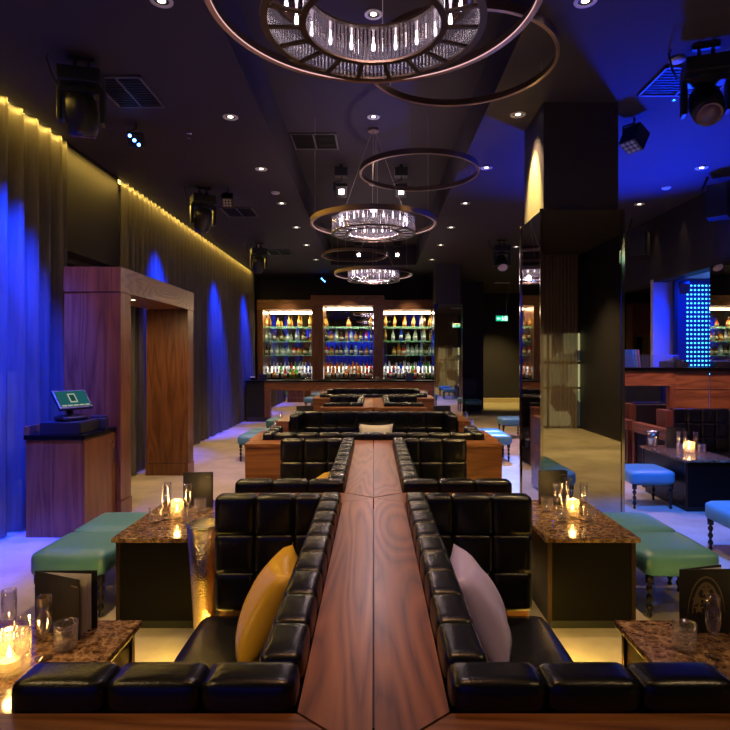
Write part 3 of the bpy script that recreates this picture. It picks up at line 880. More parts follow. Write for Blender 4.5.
def menu(x, y, rz, label, w=0.20, h=0.28, crest=False, z=0.58, spread=0.30):
    """standing folder opened a little; local x along the front cover, spine at x = 0"""
    t = empty('menu_folder', (x, y, z), rz); tag(t, label, 'menu', 'standing menus')
    finish('front_cover', B(0, w, -0.0015, 0.0015, 0, h), cover, t)
    o = finish('back_cover', B(0, w, -0.0015, 0.0015, 0, h), cover, t, rot=(0, 0, spread))
    for k in range(3):
        finish('page', B(0.004, w - 0.012 , -0.0006, 0.0006, 0.005, h - 0.006), paper, t, rot=(0, 0, spread * (0.25 + 0.25 * k)))
    if crest:
        bm = bmesh.new(); yy0, yy1 = -0.0023, -0.0015
        cx, cz = w * 0.52, h * 0.50
        def arc(rx, rz_, wd, a0, a1, dx=0, dz=0, n=22):
            pr = None
            for i in range(n + 1):
                a = a0 + (a1 - a0) * i / n
                q = [(cx + dx + (rx + e) * math.cos(a), cz + dz + (rz_ + e) * math.sin(a)) for e in (-wd * math.sin(PI * i / n) , wd * 0.2)]
                vs = [bm.verts.new((p[0], yy, p[1])) for p in q for yy in (yy0, yy1)]
                if pr:
                    for a_, b_ in ((0, 1), (2, 0), (3, 2), (1, 3)):
                        bm.faces.new((pr[a_], pr[b_], vs[b_], vs[a_]))
                pr = vs
        arc(0.055, 0.125, 0.012, 0.0, PI, 0, -0.05)
        arc(0.075, 0.15, 0.006, 0.0, PI, 0, -0.05)
        def star(px, pz, R, n=5, ph=PI / 2):
            c = [((R if i % 2 == 0 else R * 0.45) * math.cos(ph + PI * i / n) + px, (R if i % 2 == 0 else R * 0.45) * math.sin(ph + PI * i / n) + pz) for i in range(2 * n)]
            a = [bm.verts.new((p[0], yy0, p[1])) for p in c]; b = [bm.verts.new((p[0], yy1, p[1])) for p in c]
            bm.faces.new(a); bm.faces.new(b[::-1])
            for i in range(2 * n): bm.faces.new((a[i], a[(i + 1) % (2 * n)], b[(i + 1) % (2 * n)], b[i]))
        star(cx, cz + 0.045, 0.026); star(cx - 0.034, cz + 0.005, 0.026); star(cx, cz + 0.005, 0.022); star(cx - 0.03, cz - 0.03, 0.022)
        c = finish('crest', bm, gold_ink, t); c['label'] = 'gold crest of stars under an arch'
    else:
        bm = bmesh.new()
        for k in range(4): box(bm, w - 0.045 + k * 0.009, w - 0.039 + k * 0.009, -0.0022, -0.0015, h - 0.034, h - 0.028)
        finish('small_print', bm, gold_ink, t)
    return t
# near left table
flute(-1.228, 2.16, 'champagne flute left of the cut tumbler on the near left table')
tumbler(-1.183, 2.23, 'cut tumbler in front of the standing menu on the near left table')
flute(-1.200, 1.98, 'champagne flute directly in front of the big ribbed candle glass')
flute(-1.395, 2.22, 'champagne flute at the left picture edge behind the big candle glass')
candle(-1.30, 2.07, 0.068, 0.135, 'big ribbed glass candle holder glowing at the left picture edge', 2.6)
menu(-1.40, 2.40, -0.40, 'black standing menu with fanned pages on the near left table', 0.255, 0.24, spread=0.42)
# second left table
tumbler(-1.48, 3.94, 'leftmost cut tumbler on the table beside the brass cooler')
flute(-1.44, 4.01, 'champagne flute between tumbler and candle on the table beside the cooler')
flute(-1.47, 4.14, 'rear left champagne flute on the table beside the brass cooler')
candle(-1.375, 4.06, 0.045, 0.125, 'candle glass lit in the middle of the table beside the brass cooler', 1.8)
flute(-1.31, 4.10, 'champagne flute just right of the candle on the left table by the cooler')
tumbler(-1.262, 3.95, 'front right cut tumbler on the table above the brass cooler')
tumbler(-1.255, 4.20, 'cut tumbler standing before the menu page edges on the left table')
menu(-1.43, 4.36, -0.08, 'black standing menu behind the glasses on the table beside the cooler', 0.22, 0.26, spread=0.16)
# second right table
tumbler(1.265, 4.22, 'leftmost cut tumbler on the right table before the mirror column')
flute(1.315, 4.15, 'left rear champagne flute on the right table before the mirror column')
flute(1.335, 4.06, 'champagne flute just left of the candle on the right table')
tumbler(1.285, 3.96, 'front left cut tumbler on the right table before the mirror column')
candle(1.40, 4.08, 0.045, 0.125, 'candle glass lit in the middle of the right table before the column', 1.8)
flute(1.445, 4.30, 'rear champagne flute behind the candle on the right table')
flute(1.50, 4.14, 'champagne flute right of the candle on the right table')
tumbler(1.480, 3.97, 'front right cut tumbler on the right table before the mirror column')
menu(1.26, 4.43, 0.0, 'black standing menu behind the glasses on the right table', 0.22, 0.26, spread=0.16)
# near right table
tumbler(1.19, 2.22, 'cut tumbler left of the crest menu on the near right table')
flute(1.27, 2.17, 'champagne flute in front of the crest menu on the near right table')
flute(1.375, 2.10, 'champagne flute cut by the right picture edge')
menu(1.245, 2.36, 0.02, 'black menu with gold star crest standing on the near right table', 0.21, 0.26, crest=True, spread=0.25)
# right hand table
tumbler(3.64, 6.88, 'left tumbler by the candle on the right hand dark table')
candle(3.735, 6.86, 0.06, 0.13, 'candle glass on the right hand dark table by the wall banquette', 2.2)
flute(3.68, 7.0, 'left champagne flute behind the candle on the right hand table')
flute(3.77, 7.02, 'middle champagne flute behind the candle on the right hand table')
flute(3.86, 6.95, 'right champagne flute behind the candle on the right hand table')
tumbler(3.87, 6.84, 'right tumbler by the candle on the right hand dark table')
menu(3.66, 7.25, 0.02, 'black standing menu behind the candle on the right hand table', 0.24, 0.26)
# far tables
tumbler(-1.60, 9.52, 'small far tumbler on the left table behind the walnut end box'); flute(-1.54, 9.62, 'far champagne flute on the left table behind the walnut end box')
candle(-1.52, 9.5, 0.045, 0.11, 'far candle glass on the left table behind the walnut end box', 1.2)
menu(-1.35, 10.15, 0.0, 'far black menu standing on the left table behind the walnut box', 0.3, 0.28)
tumbler(1.60, 9.52, 'small far tumbler on the right table behind the walnut end box'); flute(1.54, 9.62, 'far champagne flute on the right table behind the walnut end box')
menu(1.05, 10.15, 0.0, 'far black menu standing on the right table behind the walnut box', 0.3, 0.28)

# wine cooler and bucket
def cooler(loc, h, r0, r1, label, name):
    t = empty(name, loc); tag(t, label, 'wine cooler')
    p = [(0, 0), (r0, 0), (r0, 0.01), (r0 + (r1 - r0) * 0.55, h * 0.55), (r0 + (r1 - r0) * 0.56, h * 0.56)]
    p2 = [(r1, h), (r1 - 0.004, h), (r0 + 0.004, h * 0.5), (0, h * 0.5)]
    finish('vessel', lathe(bmesh.new(), p + p2, 40), hammer if h > 0.5 else steel, t, smooth=True)
    finish('rim', lathe(bmesh.new(), [(r1 - 0.004, h - 0.006), (r1 + 0.005, h - 0.006), (r1 + 0.005, h + 0.004), (r1 - 0.004, h + 0.004)], 40, close=True), steel, t, smooth=True)
    return t
cooler((-0.955, 3.28, 0), 0.765, 0.05, 0.096, 'tall tapering hammered brass wine cooler beside the nearest left banquette', 'wine_cooler')
cooler((3.55, 7.36, 0.58), 0.19, 0.05, 0.075, 'small steel ice bucket on the right hand dark table', 'ice_bucket')

# ------------------------------------------------------------------ wooden portal on the left
t = empty('wooden_portal', (-3.0, 7.4, 0)); tag(t, 'tall walnut doorway portal standing against the left curtain', 'portal')
for (ya, yb) in ((6.17, 6.43), (8.40, 8.66)):
    finish('post', B(-0.29, 0.31, ya - 7.4, yb - 7.4, 0.18, 2.40), wood_up, t)
    finish('foot', B(-0.30, 0.318, ya - 7.41, yb - 7.39, 0.0, 0.172), wood_up, t)
finish('lintel', B(-0.29, 0.315, 6.165 - 7.4, 8.665 - 7.4, 2.406, 2.67), wood_long, t)
finish('lintel_facing', B(-0.29, 0.315, 6.157 - 7.4, 6.165 - 7.4, 2.406, 2.67), wood_up, t)
finish('recessed_light', lathe(bmesh.new(), [(0, -0.002), (0.025, -0.002), (0.025, 0.0), (0, 0.0)], 16), lamp_white, t, (0.08, -0.35, 2.405))
spot((-2.92, 7.05, 2.38), (-2.95, 8.4, 0.6), WARM, 60, 110, 0.9, 0.03, 'portal_lamp')

# ------------------------------------------------------------------ till cabinet and till
t = empty('till_cabinet', (-3.01, 5.82, 0)); tag(t, 'walnut till cabinet with black top in front of the wooden portal', 'cabinet')
finish('body', B(-0.28, 0.265, -0.33, 0.335, 0.0, 0.925), wood_up, t)
finish('counter_top', B(-0.295, 0.28, -0.345, 0.34, 0.925, 0.97, bev=0.004), lacquer, t)
dr = finish('door', B(0.265, 0.272, -0.325, 0.33, 0.02, 0.91), wood_up, t)
finish('handle', B(0.272, 0.29, 0.285, 0.297, 0.60, 0.76), steel, dr)
finish('lock', lathe(bmesh.new(), [(0, 0), (0.011, 0), (0.011, 0.004), (0, 0.004)], 12), steel, dr, (0.272, 0.26, 0.82), (0, PI / 2, 0))
finish('backboard', B(-0.295, -0.275, -0.34, 0.335, 0.97, 1.05), wood_up, t)
t = empty('cash_drawer', (-2.98, 5.72, 0.97)); tag(t, 'flat black cash drawer under the till screen', 'cash drawer')
finish('body', B(-0.20, 0.18, -0.2, 0.2, 0.0, 0.115, bev=0.006), plastic, t)
finish('drawer_front', B(0.18, 0.188, -0.19, 0.19, 0.012, 0.10), plastic, t)
finish('lock', lathe(bmesh.new(), [(0, 0), (0.009, 0), (0.009, 0.004), (0, 0.004)], 12), steel, t, (0.188, 0.08, 0.055), (0, PI / 2, 0))
t = empty('till_monitor', (-2.98, 5.72, 1.085), math.radians(58)); tag(t, 'tilted till touch screen glowing teal on the cash drawer', 'till')
bm = bmesh.new(); puff(bm, 0.26, 0.19, 0.05, 0.02, 0.01, 6, (0, 0.0, 0.027)); finish('base', bm, plastic, t, smooth=True)
finish('neck', tube(bmesh.new(), [(0, 0.01, 0.04), (0, 0.04, 0.10), (0, 0.02, 0.17)], 0.032, 8), plastic, t)
sc = finish('screen_case', B(-0.17, 0.17, -0.012, 0.02, -0.115, 0.115, bev=0.006), plastic, t, (0, -0.02, 0.205), (math.radians(-42), 0, 0))
finish('display', B(-0.15, 0.15, -0.014, -0.0125, -0.092, 0.098), screen_teal, sc)
bm = bmesh.new(); box(bm, -0.04, 0.035, -0.0155, -0.0142, -0.045, 0.065); finish('receipt_window', bm, screen_white, sc)
bm = bmesh.new(); box(bm, -0.028, 0.023, -0.0168, -0.0157, -0.03, 0.05); finish('receipt_lines', bm, screen_dark, sc)
bm = bmesh.new()
for k in range(5): box(bm, -0.14 + k * 0.058, -0.092 + k * 0.058, -0.0155, -0.0142, -0.087, -0.072)
finish('button_row', bm, screen_white, sc)
t = empty('receipt_printer', (-2.84, 6.0, 0.97), math.radians(20)); tag(t, 'small black receipt printer beside the till screen', 'printer')
finish('body', B(-0.085, 0.085, -0.09, 0.09, 0, 0.115, bev=0.012), plastic, t)
finish('lid', B(-0.075, 0.075, -0.06, 0.085, 0.115, 0.135, bev=0.006), plastic, t)
finish('paper_slot', B(-0.05, 0.05, -0.076, -0.064, 0.113, 0.118), steel, t)

# ------------------------------------------------------------------ the bar
t = empty('bar_counter', (-0.95, 15.75, 0)); tag(t, 'long bar counter with black top and mirrored walnut front', 'bar')
def L(x): return x + 0.95
finish('counter_top', B(L(-3.42), L(1.61), -0.36, 0.30, 1.06, 1.10, bev=0.005), lacquer, t)
finish('body', B(L(-3.40), L(1.58), -0.26, 0.25, 0.12, 1.06), black, t)
finish('plinth', B(L(-3.40), L(1.58), -0.29, 0.25, 0.0, 0.12), plain('dark_plinth', (0.03, 0.02, 0.03), 0.4), t)
finish('fascia', B(L(-2.9), L(1.60), -0.34, -0.26, 0.84, 1.055), wood_across, t)
for x in (-2.9, 1.44): finish('front_post', B(L(x), L(x + 0.16), -0.34, -0.26, 0.12, 0.84), wood_up, t)
finish('mirror_panel', B(L(-2.74), L(1.44), -0.275, -0.262, 0.12, 0.84), mirror, t)

# back bar
KB = 33.0; YS = 17.55
t = empty('back_bar_shelving', (-0.95, YS, 0)); tag(t, 'walnut back bar shelving in three mirrored bays behind the bar', 'shelving')
posts = [(-3.46, -3.29), (-1.83, -1.5), (0.0, 0.29), (1.83, 2.0)]
bays = [('left', -3.29, -1.83), ('middle', -1.5, 0.0), ('right', 0.29, 1.83)]
for a, b in posts: finish('post', B(L(a), L(b), -0.30, 0.30, 0.0, 3.35 if a < -3 or a > 1 else 3.5), wood_up, t)
finish('cornice', B(L(-3.46), L(-1.83), -0.32, 0.3, 3.14, 3.43), wood_across, t)
finish('cornice', B(L(-1.86), L(0.32), -0.36, 0.3, 3.26, 3.56), wood_across, t)
finish('cornice', B(L(0.29), L(2.0), -0.32, 0.3, 3.14, 3.43), wood_across, t)
SH = [2.64, 2.215, 1.79]
for nm, a, b in bays:
    top = 3.26 if nm == 'middle' else 3.14
    finish('mirror_back', B(L(a), L(b), 0.26, 0.28, 1.0, top), mirror, t)
    for z in SH: finish('glass_shelf', B(L(a) + 0.003, L(b) - 0.003, -0.22, 0.25, z - 0.02, z), shelf_glass, t)
    finish('worktop', B(L(a) + 0.003, L(b) - 0.003, -0.55, 0.25, 0.95, 1.0), lacquer, t)
    finish('cupboard', B(L(a) + 0.003, L(b) - 0.003, -0.5, 0.25, 0.0, 0.95), black, t)
    finish('light_box', B(L(a) + 0.03, L(b) - 0.03, -0.04, 0.10, 1.0, 1.44), back_light, t)
    finish('bottle_step', B(L(a) + 0.03, L(b) - 0.03, -0.165, -0.042, 1.0, 1.25), lacquer, t)
    finish('bottle_step', B(L(a) + 0.03, L(b) - 0.03, -0.30, -0.166, 1.0, 1.12), lacquer, t)

# bottles
def bmat(name, tint, haze, hc): return glassy(name, tint, 1.2, haze, hc)
BM = {
    'amber': bmat('amber_glass', (0.9, 0.42, 0.08), 0.45, (0.75, 0.32, 0.05)),
    'dark': bmat('brown_glass', (0.25, 0.09, 0.03), 0.5, (0.16, 0.06, 0.03)),
    'clear': bmat('clear_bottle_glass', (0.85, 0.88, 0.92), 0.35, (0.75, 0.78, 0.85)),
    'green': bmat('green_glass', (0.12, 0.7, 0.15), 0.5, (0.1, 0.6, 0.12)),
    'blue': bmat('blue_glass', (0.1, 0.25, 0.95), 0.5, (0.06, 0.15, 0.8)),
    'gold': bmat('gold_glass', (0.85, 0.6, 0.15), 0.6, (0.7, 0.48, 0.12)),
    'red': bmat('red_glass', (0.9, 0.1, 0.05), 0.5, (0.8, 0.08, 0.03)),
}
LAB = {'amber': (0.5, 0.35, 0.15), 'dark': (0.5, 0.42, 0.3), 'clear': (0.6, 0.6, 0.65), 'green': (0.6, 0.55, 0.2), 'blue': (0.6, 0.6, 0.7), 'gold': (0.35, 0.2, 0.06), 'red': (0.7, 0.65, 0.6)}
CAP = plain('bottle_cap', (0.05, 0.04, 0.03), 0.4)
SHAPES = {  # (r, z) as fractions of height 0.31
    'tall': [(0, 0), (0.036, 0), (0.038, 0.004), (0.038, 0.05), (0.0385, 0.05), (0.0385, 0.13), (0.038, 0.13), (0.038, 0.18), (0.015, 0.23), (0.013, 0.285), (0.016, 0.285), (0.016, 0.315), (0, 0.315)],
    'squat': [(0, 0), (0.047, 0), (0.05, 0.004), (0.05, 0.04), (0.0505, 0.04), (0.0505, 0.11), (0.05, 0.11), (0.048, 0.145), (0.02, 0.185), (0.016, 0.215), (0.021, 0.215), (0.021, 0.25), (0, 0.25)],
    'slim': [(0, 0), (0.031, 0), (0.033, 0.004), (0.033, 0.07), (0.0335, 0.07), (0.0335, 0.15), (0.033, 0.15), (0.032, 0.19), (0.014, 0.25), (0.012, 0.31), (0.015, 0.31), (0.015, 0.335), (0, 0.335)],
}
bcache = {}
def bottle(x, y, z, col, shape, label, group, s=1.0):
    k = (col, shape)
    if k not in bcache:
        prof = SHAPES[shape]; mi = [0] * (len(prof) - 1)
        mi[4] = 1; mi[-1] = mi[-2] = 2
        o = finish('bottle', lathe(bmesh.new(), prof, 12, mi), [BM[col], plain('label_' + col, LAB[col], 0.6), CAP], None, (x, y, z), smooth=True)
        bcache[k] = o
    else:
        o = bcache[k].copy(); COL.objects.link(o); o.location = (x, y, z)
    s *= 1.12; o.scale = (s, s, s)
    tag(o, label, 'bottle', group)
ORD = ['first', 'second', 'third', 'fourth', 'fifth', 'sixth', 'seventh', 'eighth', 'ninth', 'tenth', 'eleventh', 'twelfth', 'thirteenth', 'fourteenth', 'fifteenth', 'sixteenth', 'seventeenth']
def row(bay, z, y, rowname, spec, group, jitter=0.01, s=1.0, x0=None, x1=None):
    nm, a, b = bay
    a = a + 0.07 if x0 is None else x0; b = b - 0.07 if x1 is None else x1
    n = len(spec)
    for i, (col, shp) in enumerate(spec):
        x = a + (b - a) * i / max(1, n - 1) + random.uniform(-jitter, jitter)
        word = {'dark': 'brown', 'gold': 'golden'}.get(col, col)
        bottle(x, y, z, col, shp, '%s bottle, %s from left, %s, %s bay of the back bar' % (word, ORD[i], rowname, nm), group, s * random.uniform(0.94, 1.06))
def mk(s):
    m = {'a': 'amber', 'd': 'dark', 'c': 'clear', 'g': 'green', 'b': 'blue', 'o': 'gold', 'r': 'red'}
    sh = {'t': 'tall', 's': 'squat', 'l': 'slim'}
    return [(m[w[0]], sh[w[1]]) for w in s.split()]
G1, G2, G3, G4 = 'bottles on the top glass shelves', 'bottles on the middle glass shelves', 'bottles on the lowest glass shelves', 'bottles on the lit counter'
y_s = YS - 0.04
row(bays[0], SH[0], y_s, 'top shelf', mk('ot os ot ol ot'), G1, 0.03)
row(bays[1], SH[0], y_s, 'top shelf', mk('ot as ot'), G1, 0.03)
row(bays[2], SH[0], y_s, 'top shelf', mk('ot ol at ot cl ot'), G1, 0.03)
row(bays[0], SH[1], y_s, 'second shelf', mk('ct dt dt cs cl dt ol'), G2, 0.02)
row(bays[1], SH[1], y_s, 'second shelf', mk('dl as ct ds at ct as dt rt dl'), G2, 0.01)
row(bays[2], SH[1], y_s, 'second shelf', mk('ol ct bl cs ct ct ol'), G2, 0.02)
row(bays[0], SH[2], y_s, 'third shelf', mk('dt ct ct cs ct rs as ds ct'), G3, 0.015)
row(bays[1], SH[2], y_s, 'third shelf', mk('rt as dt dt ct dt ct ds as bt'), G3, 0.015)
row(bays[2], SH[2], y_s, 'third shelf', mk('as at rs ct cs ct ct dt ct'), G3, 0.015, x0=0.62)
row(bays[0], 1.25, YS - 0.105, 'rear counter row', mk('ct dt cl ct gs ct cs rt gl ct ct bl ct'), G4, 0.012, 0.95)
row(bays[1], 1.25, YS - 0.105, 'rear counter row', mk('at al as at ot ct as al at as ot rt rs'), G4, 0.012, 0.95)
row(bays[2], 1.25, YS - 0.105, 'rear counter row', mk('ct cl rs ct bt cl ct gs ct bl cs gl ct'), G4, 0.012, 0.95)
row(bays[0], 1.12, YS - 0.235, 'front counter row', mk('cs ct as cs ct rs gt os gl cs ct bt'), G4, 0.02, 0.92)
row(bays[1], 1.12, YS - 0.235, 'front counter row', mk('as cs at cs ct as ct cs at ct rs ds'), G4, 0.02, 0.92)
row(bays[2], 1.12, YS - 0.235, 'front counter row', mk('cs rs bt cs ct ds os rt ds ct gt cs'), G4, 0.02, 0.92)
# things on the bar top
def on_bar(x, w, h, d, mat, label, cat, name):
    o = finish(name, B(-w / 2, w / 2, -d / 2, d / 2, 0, h, bev=0.006), mat, None, (x, 15.72, 1.10)); tag(o, label, cat); return o
on_bar(-2.98, 0.20, 0.16, 0.16, plastic, 'black napkin caddy at the left end of the bar top', 'caddy', 'napkin_caddy')
on_bar(-0.55, 0.15, 0.17, 0.12, plastic, 'black caddy near the middle of the bar top', 'caddy', 'napkin_caddy')
on_bar(0.98, 0.22, 0.19, 0.15, plain('navy_box', (0.02, 0.03, 0.12), 0.4), 'navy box standing on the right half of the bar top', 'box', 'storage_box')
on_bar(-2.2, 0.5, 0.03, 0.2, black, 'black rubber bar mat left of centre on the bar top', 'bar mat', 'bar_mat')
on_bar(-1.2, 0.6, 0.03, 0.2, black, 'black rubber bar mat in the middle of the bar top', 'bar mat', 'bar_mat')
on_bar(0.35, 0.5, 0.03, 0.2, black, 'black rubber bar mat right of centre on the bar top', 'bar mat', 'bar_mat')
for k, x in enumerate((-1.80, -1.70, -0.05, 0.10, 1.22, 1.33)):
    place(g_tumbler, GC, 'tumbler', cut_glass, (x, 15.6, 1.10), '%s tumbler from the left end along the bar top' % ORD[k], 'tumbler', 'tumblers on the bar top')
t = empty('fruit_bowl', (-3.28, 15.75, 1.10)); tag(t, 'small bowl of yellow garnish at the left end of the bar', 'bowl')
finish('bowl', lathe(bmesh.new(), [(0, 0), (0.05, 0), (0.10, 0.07), (0.095, 0.07), (0.045, 0.01), (0, 0.01)], 16), lacquer, t, smooth=True)
bm = bmesh.new()
for k in range(6): puff(bm, 0.06, 0.06, 0.06, 0.028, 0.0, 4, (0.04 * math.cos(k * 1.05), 0.04 * math.sin(k * 1.05), 0.065))
g = finish('garnish', bm, plain('lemon', (0.7, 0.45, 0.04), 0.5), t, smooth=True); g['kind'] = 'stuff'

# ------------------------------------------------------------------ chandeliers
def annulus(bm, r0, r1, z0, z1, n=64, mi=0):
    return lathe(bm, [(r0, z0), (r1, z0), (r1, z1), (r0, z1)], n, mi, close=True)
def chandelier(x, y, label, ring_label, ring_off):
    zb = 3.32
    t = empty('crystal_chandelier', (x, y, zb)); tag(t, label, 'chandelier', 'crystal drum chandeliers')
    R, r = 0.55, 0.335; H = 0.20
    bm = bmesh.new()
    annulus(bm, R - 0.035, R, 0.0, 0.012); annulus(bm, r - 0.004, r + 0.028, 0.0, 0.012)
    ns = 18
    for k in range(ns):
        a = 2 * PI * k / ns; c, s_ = math.cos(a), math.sin(a); w = 0.011
        pts = [((r + 0.02) * c - w * s_, (r + 0.02) * s_ + w * c), ((r + 0.02) * c + w * s_, (r + 0.02) * s_ - w * c),
               ((R - 0.02) * c + w * s_, (R - 0.02) * s_ - w * c), ((R - 0.02) * c - w * s_, (R - 0.02) * s_ + w * c)]
        prism(bm, pts, 0.001, 0.013)
    finish('lower_frame', bm, bronze_dark, t)
    bm = bmesh.new(); annulus(bm, R - 0.03, R, H, H + 0.012); annulus(bm, r, r + 0.03, H, H + 0.012)
    finish('upper_frame', bm, bronze_dark, t)
    finish('top_plate', annulus(bmesh.new(), r + 0.03, R - 0.03, H + 0.002, H + 0.008), plain('polished_dark_metal', (0.22, 0.19, 0.21), 0.07, metal=1.0), t)
    bm = bmesh.new()
    def rods(rad, n):
        for k in range(n):
            a = 2 * PI * k / n
            lathe(bm, [(0.0068, 0.012), (0.0068, H)], 5, 0, rad * math.cos(a), rad * math.sin(a), 0)
    rods(R - 0.012, 150); rods(r + 0.006, 96)
    o = finish('crystal_rods', bm, crystal, t, smooth=True); o['kind'] = 'stuff'
    proto = None
    for k in range(22):
        a = 2 * PI * (k + 0.5) / 22; rm = (R + r) / 2
        loc = (rm * math.cos(a), rm * math.sin(a), 0.09)
        if proto is None: proto = finish('bulb', lathe(bmesh.new(), [(0, 0.03), (0.008, 0.034), (0.011, 0.05), (0.009, 0.07), (0.006, 0.085), (0.006, 0.11), (0, 0.11)], 10), bulb_mat, t, loc, smooth=True)
        else: instance(proto, 'bulb', t, loc)
    bm = bmesh.new(); Rr = 0.825
    lathe(bm, [(Rr - 0.028, 0.12), (Rr, 0.12), (Rr, 0.185), (Rr - 0.008, 0.185), (Rr - 0.028, 0.128)], 96, close=True)
    finish('halo_ring', bm, ring_metal, t, smooth=False)
    finish('led_strip', annulus(bmesh.new(), Rr - 0.031, Rr - 0.0285, 0.121, 0.127, 96), emit('ring_led', (1.0, 0.55, 0.55), 1.0), t)
    bm = bmesh.new()
    for k in range(3):
        a = 2 * PI * k / 3 + 0.5
        tube(bm, [((R - 0.015) * math.cos(a), (R - 0.015) * math.sin(a), H + 0.01), (0.03 * math.cos(a), 0.03 * math.sin(a), HT - zb - 0.04)], 0.002, 4)
        tube(bm, [((Rr - 0.012) * math.cos(a + 1), (Rr - 0.012) * math.sin(a + 1), 0.18), ((Rr - 0.012) * math.cos(a + 1), (Rr - 0.012) * math.sin(a + 1), HT - zb)], 0.002, 4)
    finish('cable', bm, cable_mat, t)
    finish('canopy', lathe(bmesh.new(), [(0, 0), (0.07, 0), (0.07, 0.035), (0, 0.035)], 24), ring_metal, t, (0, 0, HT - zb - 0.036))
    point((x, y, zb + 0.06), PINK, 28, 0.05, 'chandelier_lamp')
    # the free ring
    rx, ry, rz = ring_off
    u = empty('pendant_ring', (rx, ry, rz)); tag(u, ring_label, 'pendant ring', 'bare metal pendant rings')
    q = 0.766
    finish('ring', lathe(bmesh.new(), [(q - 0.03, 0.0), (q, 0.0), (q, 0.065), (q - 0.01, 0.065), (q - 0.03, 0.01)], 96, close=True), ring_metal, u)
    for k in range(3):
        a = 2 * PI * k / 3 + 0.3
        zt = HT if abs(rx + (q - 0.015) * math.cos(a)) < 1.14 else HC
        finish('cable', tube(bmesh.new(), [((q - 0.015) * math.cos(a), (q - 0.015) * math.sin(a), 0.06), ((q - 0.015) * math.cos(a), (q - 0.015) * math.sin(a), zt - rz)], 0.002, 4), cable_mat, u)
chandelier(0.0, 2.85, 'big crystal drum chandelier cut by the top picture edge', 'bare bronze ring right of the nearest chandelier', (0.70, 4.68, 4.06))
chandelier(0.0, 7.60, 'middle crystal drum chandelier hanging in its bronze halo', 'bare bronze ring above the middle chandelier', (0.585, 7.45, 4.06))
chandelier(0.0, 12.2, 'smallest looking far crystal chandelier before the bar', 'bare bronze ring above the farthest chandelier', (-0.45, 13.5, 4.06))

# ------------------------------------------------------------------ ceiling fittings
def ring_proto():
    t = empty('downlight')
    finish('trim_ring', lathe(bmesh.new(), [(0.052, 0.0), (0.078, 0.0), (0.080, 0.006), (0.052, 0.012)], 24, close=True), white_plastic, t)
    finish('reflector', lathe(bmesh.new(), [(0.052, 0.006), (0.030, 0.007), (0.030, 0.0085), (0.052, 0.0085)], 24, close=True), black, t)
    finish('lamp', lathe(bmesh.new(), [(0, 0.005), (0.028, 0.005), (0.028, 0.008), (0, 0.008)], 16), lamp_white, t)
    return t
dl0 = ring_proto(); first = [True]
def downlight(x, y, z, label):
    if first[0]: o = dl0; first[0] = False; o.location = (x, y, z - 0.013)
    else: o = copy_tree(dl0, (x, y, z - 0.013))
    tag(o, label, 'downlight', 'recessed ceiling downlights')
for k, (x, y) in enumerate(DOWN):
    side = 'left' if x < 0 else 'right'
    i = k if x < 0 else k - 7
    downlight(x, y, HC, 'recessed ceiling downlight, %s from the camera in the row %s of the raised ceiling' % (ORD[i], side))
names = ['just left of the right wall bulkhead, nearer one', 'just left of the right wall bulkhead, farther one', 'over the right aisle behind the column, nearest', 'over the right aisle, middle of three', 'over the right aisle, farthest of three']
for (x, y), nm in zip(DOWN_R, names): downlight(x, y, HC, 'recessed ceiling downlight ' + nm)
for (x, y), nm in zip(DOWN_T, ('nearest', 'middle', 'farthest')): downlight(x, y, HT, 'recessed downlight in the raised ceiling, %s of three on the centre line' % nm)

def vent(x0, x1, y0, y1, z, label):
    t = empty('air_vent', ((x0 + x1) / 2, (y0 + y1) / 2, z - 0.022)); tag(t, label, 'vent', 'ceiling air vents')
    hx, hy = (x1 - x0) / 2, (y1 - y0) / 2
    bm = bmesh.new(); w = 0.02
    box(bm, -hx, hx, -hy, -hy + w, 0, 0.02); box(bm, -hx, hx, hy - w, hy, 0, 0.02); box(bm, -hx, -hx + w, -hy, hy, 0, 0.02); box(bm, hx - w, hx, -hy, hy, 0, 0.02); box(bm, -0.008, 0.008, -hy, hy, 0, 0.02)
    finish('frame', bm, plain('vent_grey', (0.09, 0.08, 0.085), 0.5), t)
    bm = bmesh.new(); n = int(2 * hy / 0.05)
    for k in range(n):
        y = -hy + 0.03 + k * (2 * hy - 0.05) / n
        box(bm, -hx + 0.02, hx - 0.02, y, y + 0.012, 0.006, 0.016)
    finish('louvres', bm, black, t)
vent(-1.12, -0.5, 7.72, 8.3, HT, 'square air vent in the raised ceiling left of the middle chandelier')
vent(-2.52, -2.06, 5.12, 5.75, HC, 'square air vent beside the big left moving head light')
vent(-2.55, -2.02, 9.6, 10.2, HC, 'square air vent beyond the second left moving head')
vent(-2.5, -1.95, 13.4, 14.0, HC, 'farthest square air vent over the left aisle')
vent(2.5, 3.2, 4.95, 5.5, HC, 'square air vent beside the big right moving head light')

def disc(x, y, z, label):
    o = finish('smoke_detector', lathe(bmesh.new(), [(0, 0), (0.05, 0.0), (0.065, 0.012), (0.065, 0.024), (0, 0.024)], 20), white_plastic, None, (x, y, z - 0.024), smooth=True)
    tag(o, label, 'detector', 'ceiling detectors')
disc(-1.48, 8.75, HC, 'small white ceiling disc between downlights left of the raised ceiling')
disc(2.54, 4.85, HC, 'blue lit ceiling disc beside the big right moving head')
disc(4.29, 8.5, HC, 'white ceiling disc between the downlights near the right bulkhead')

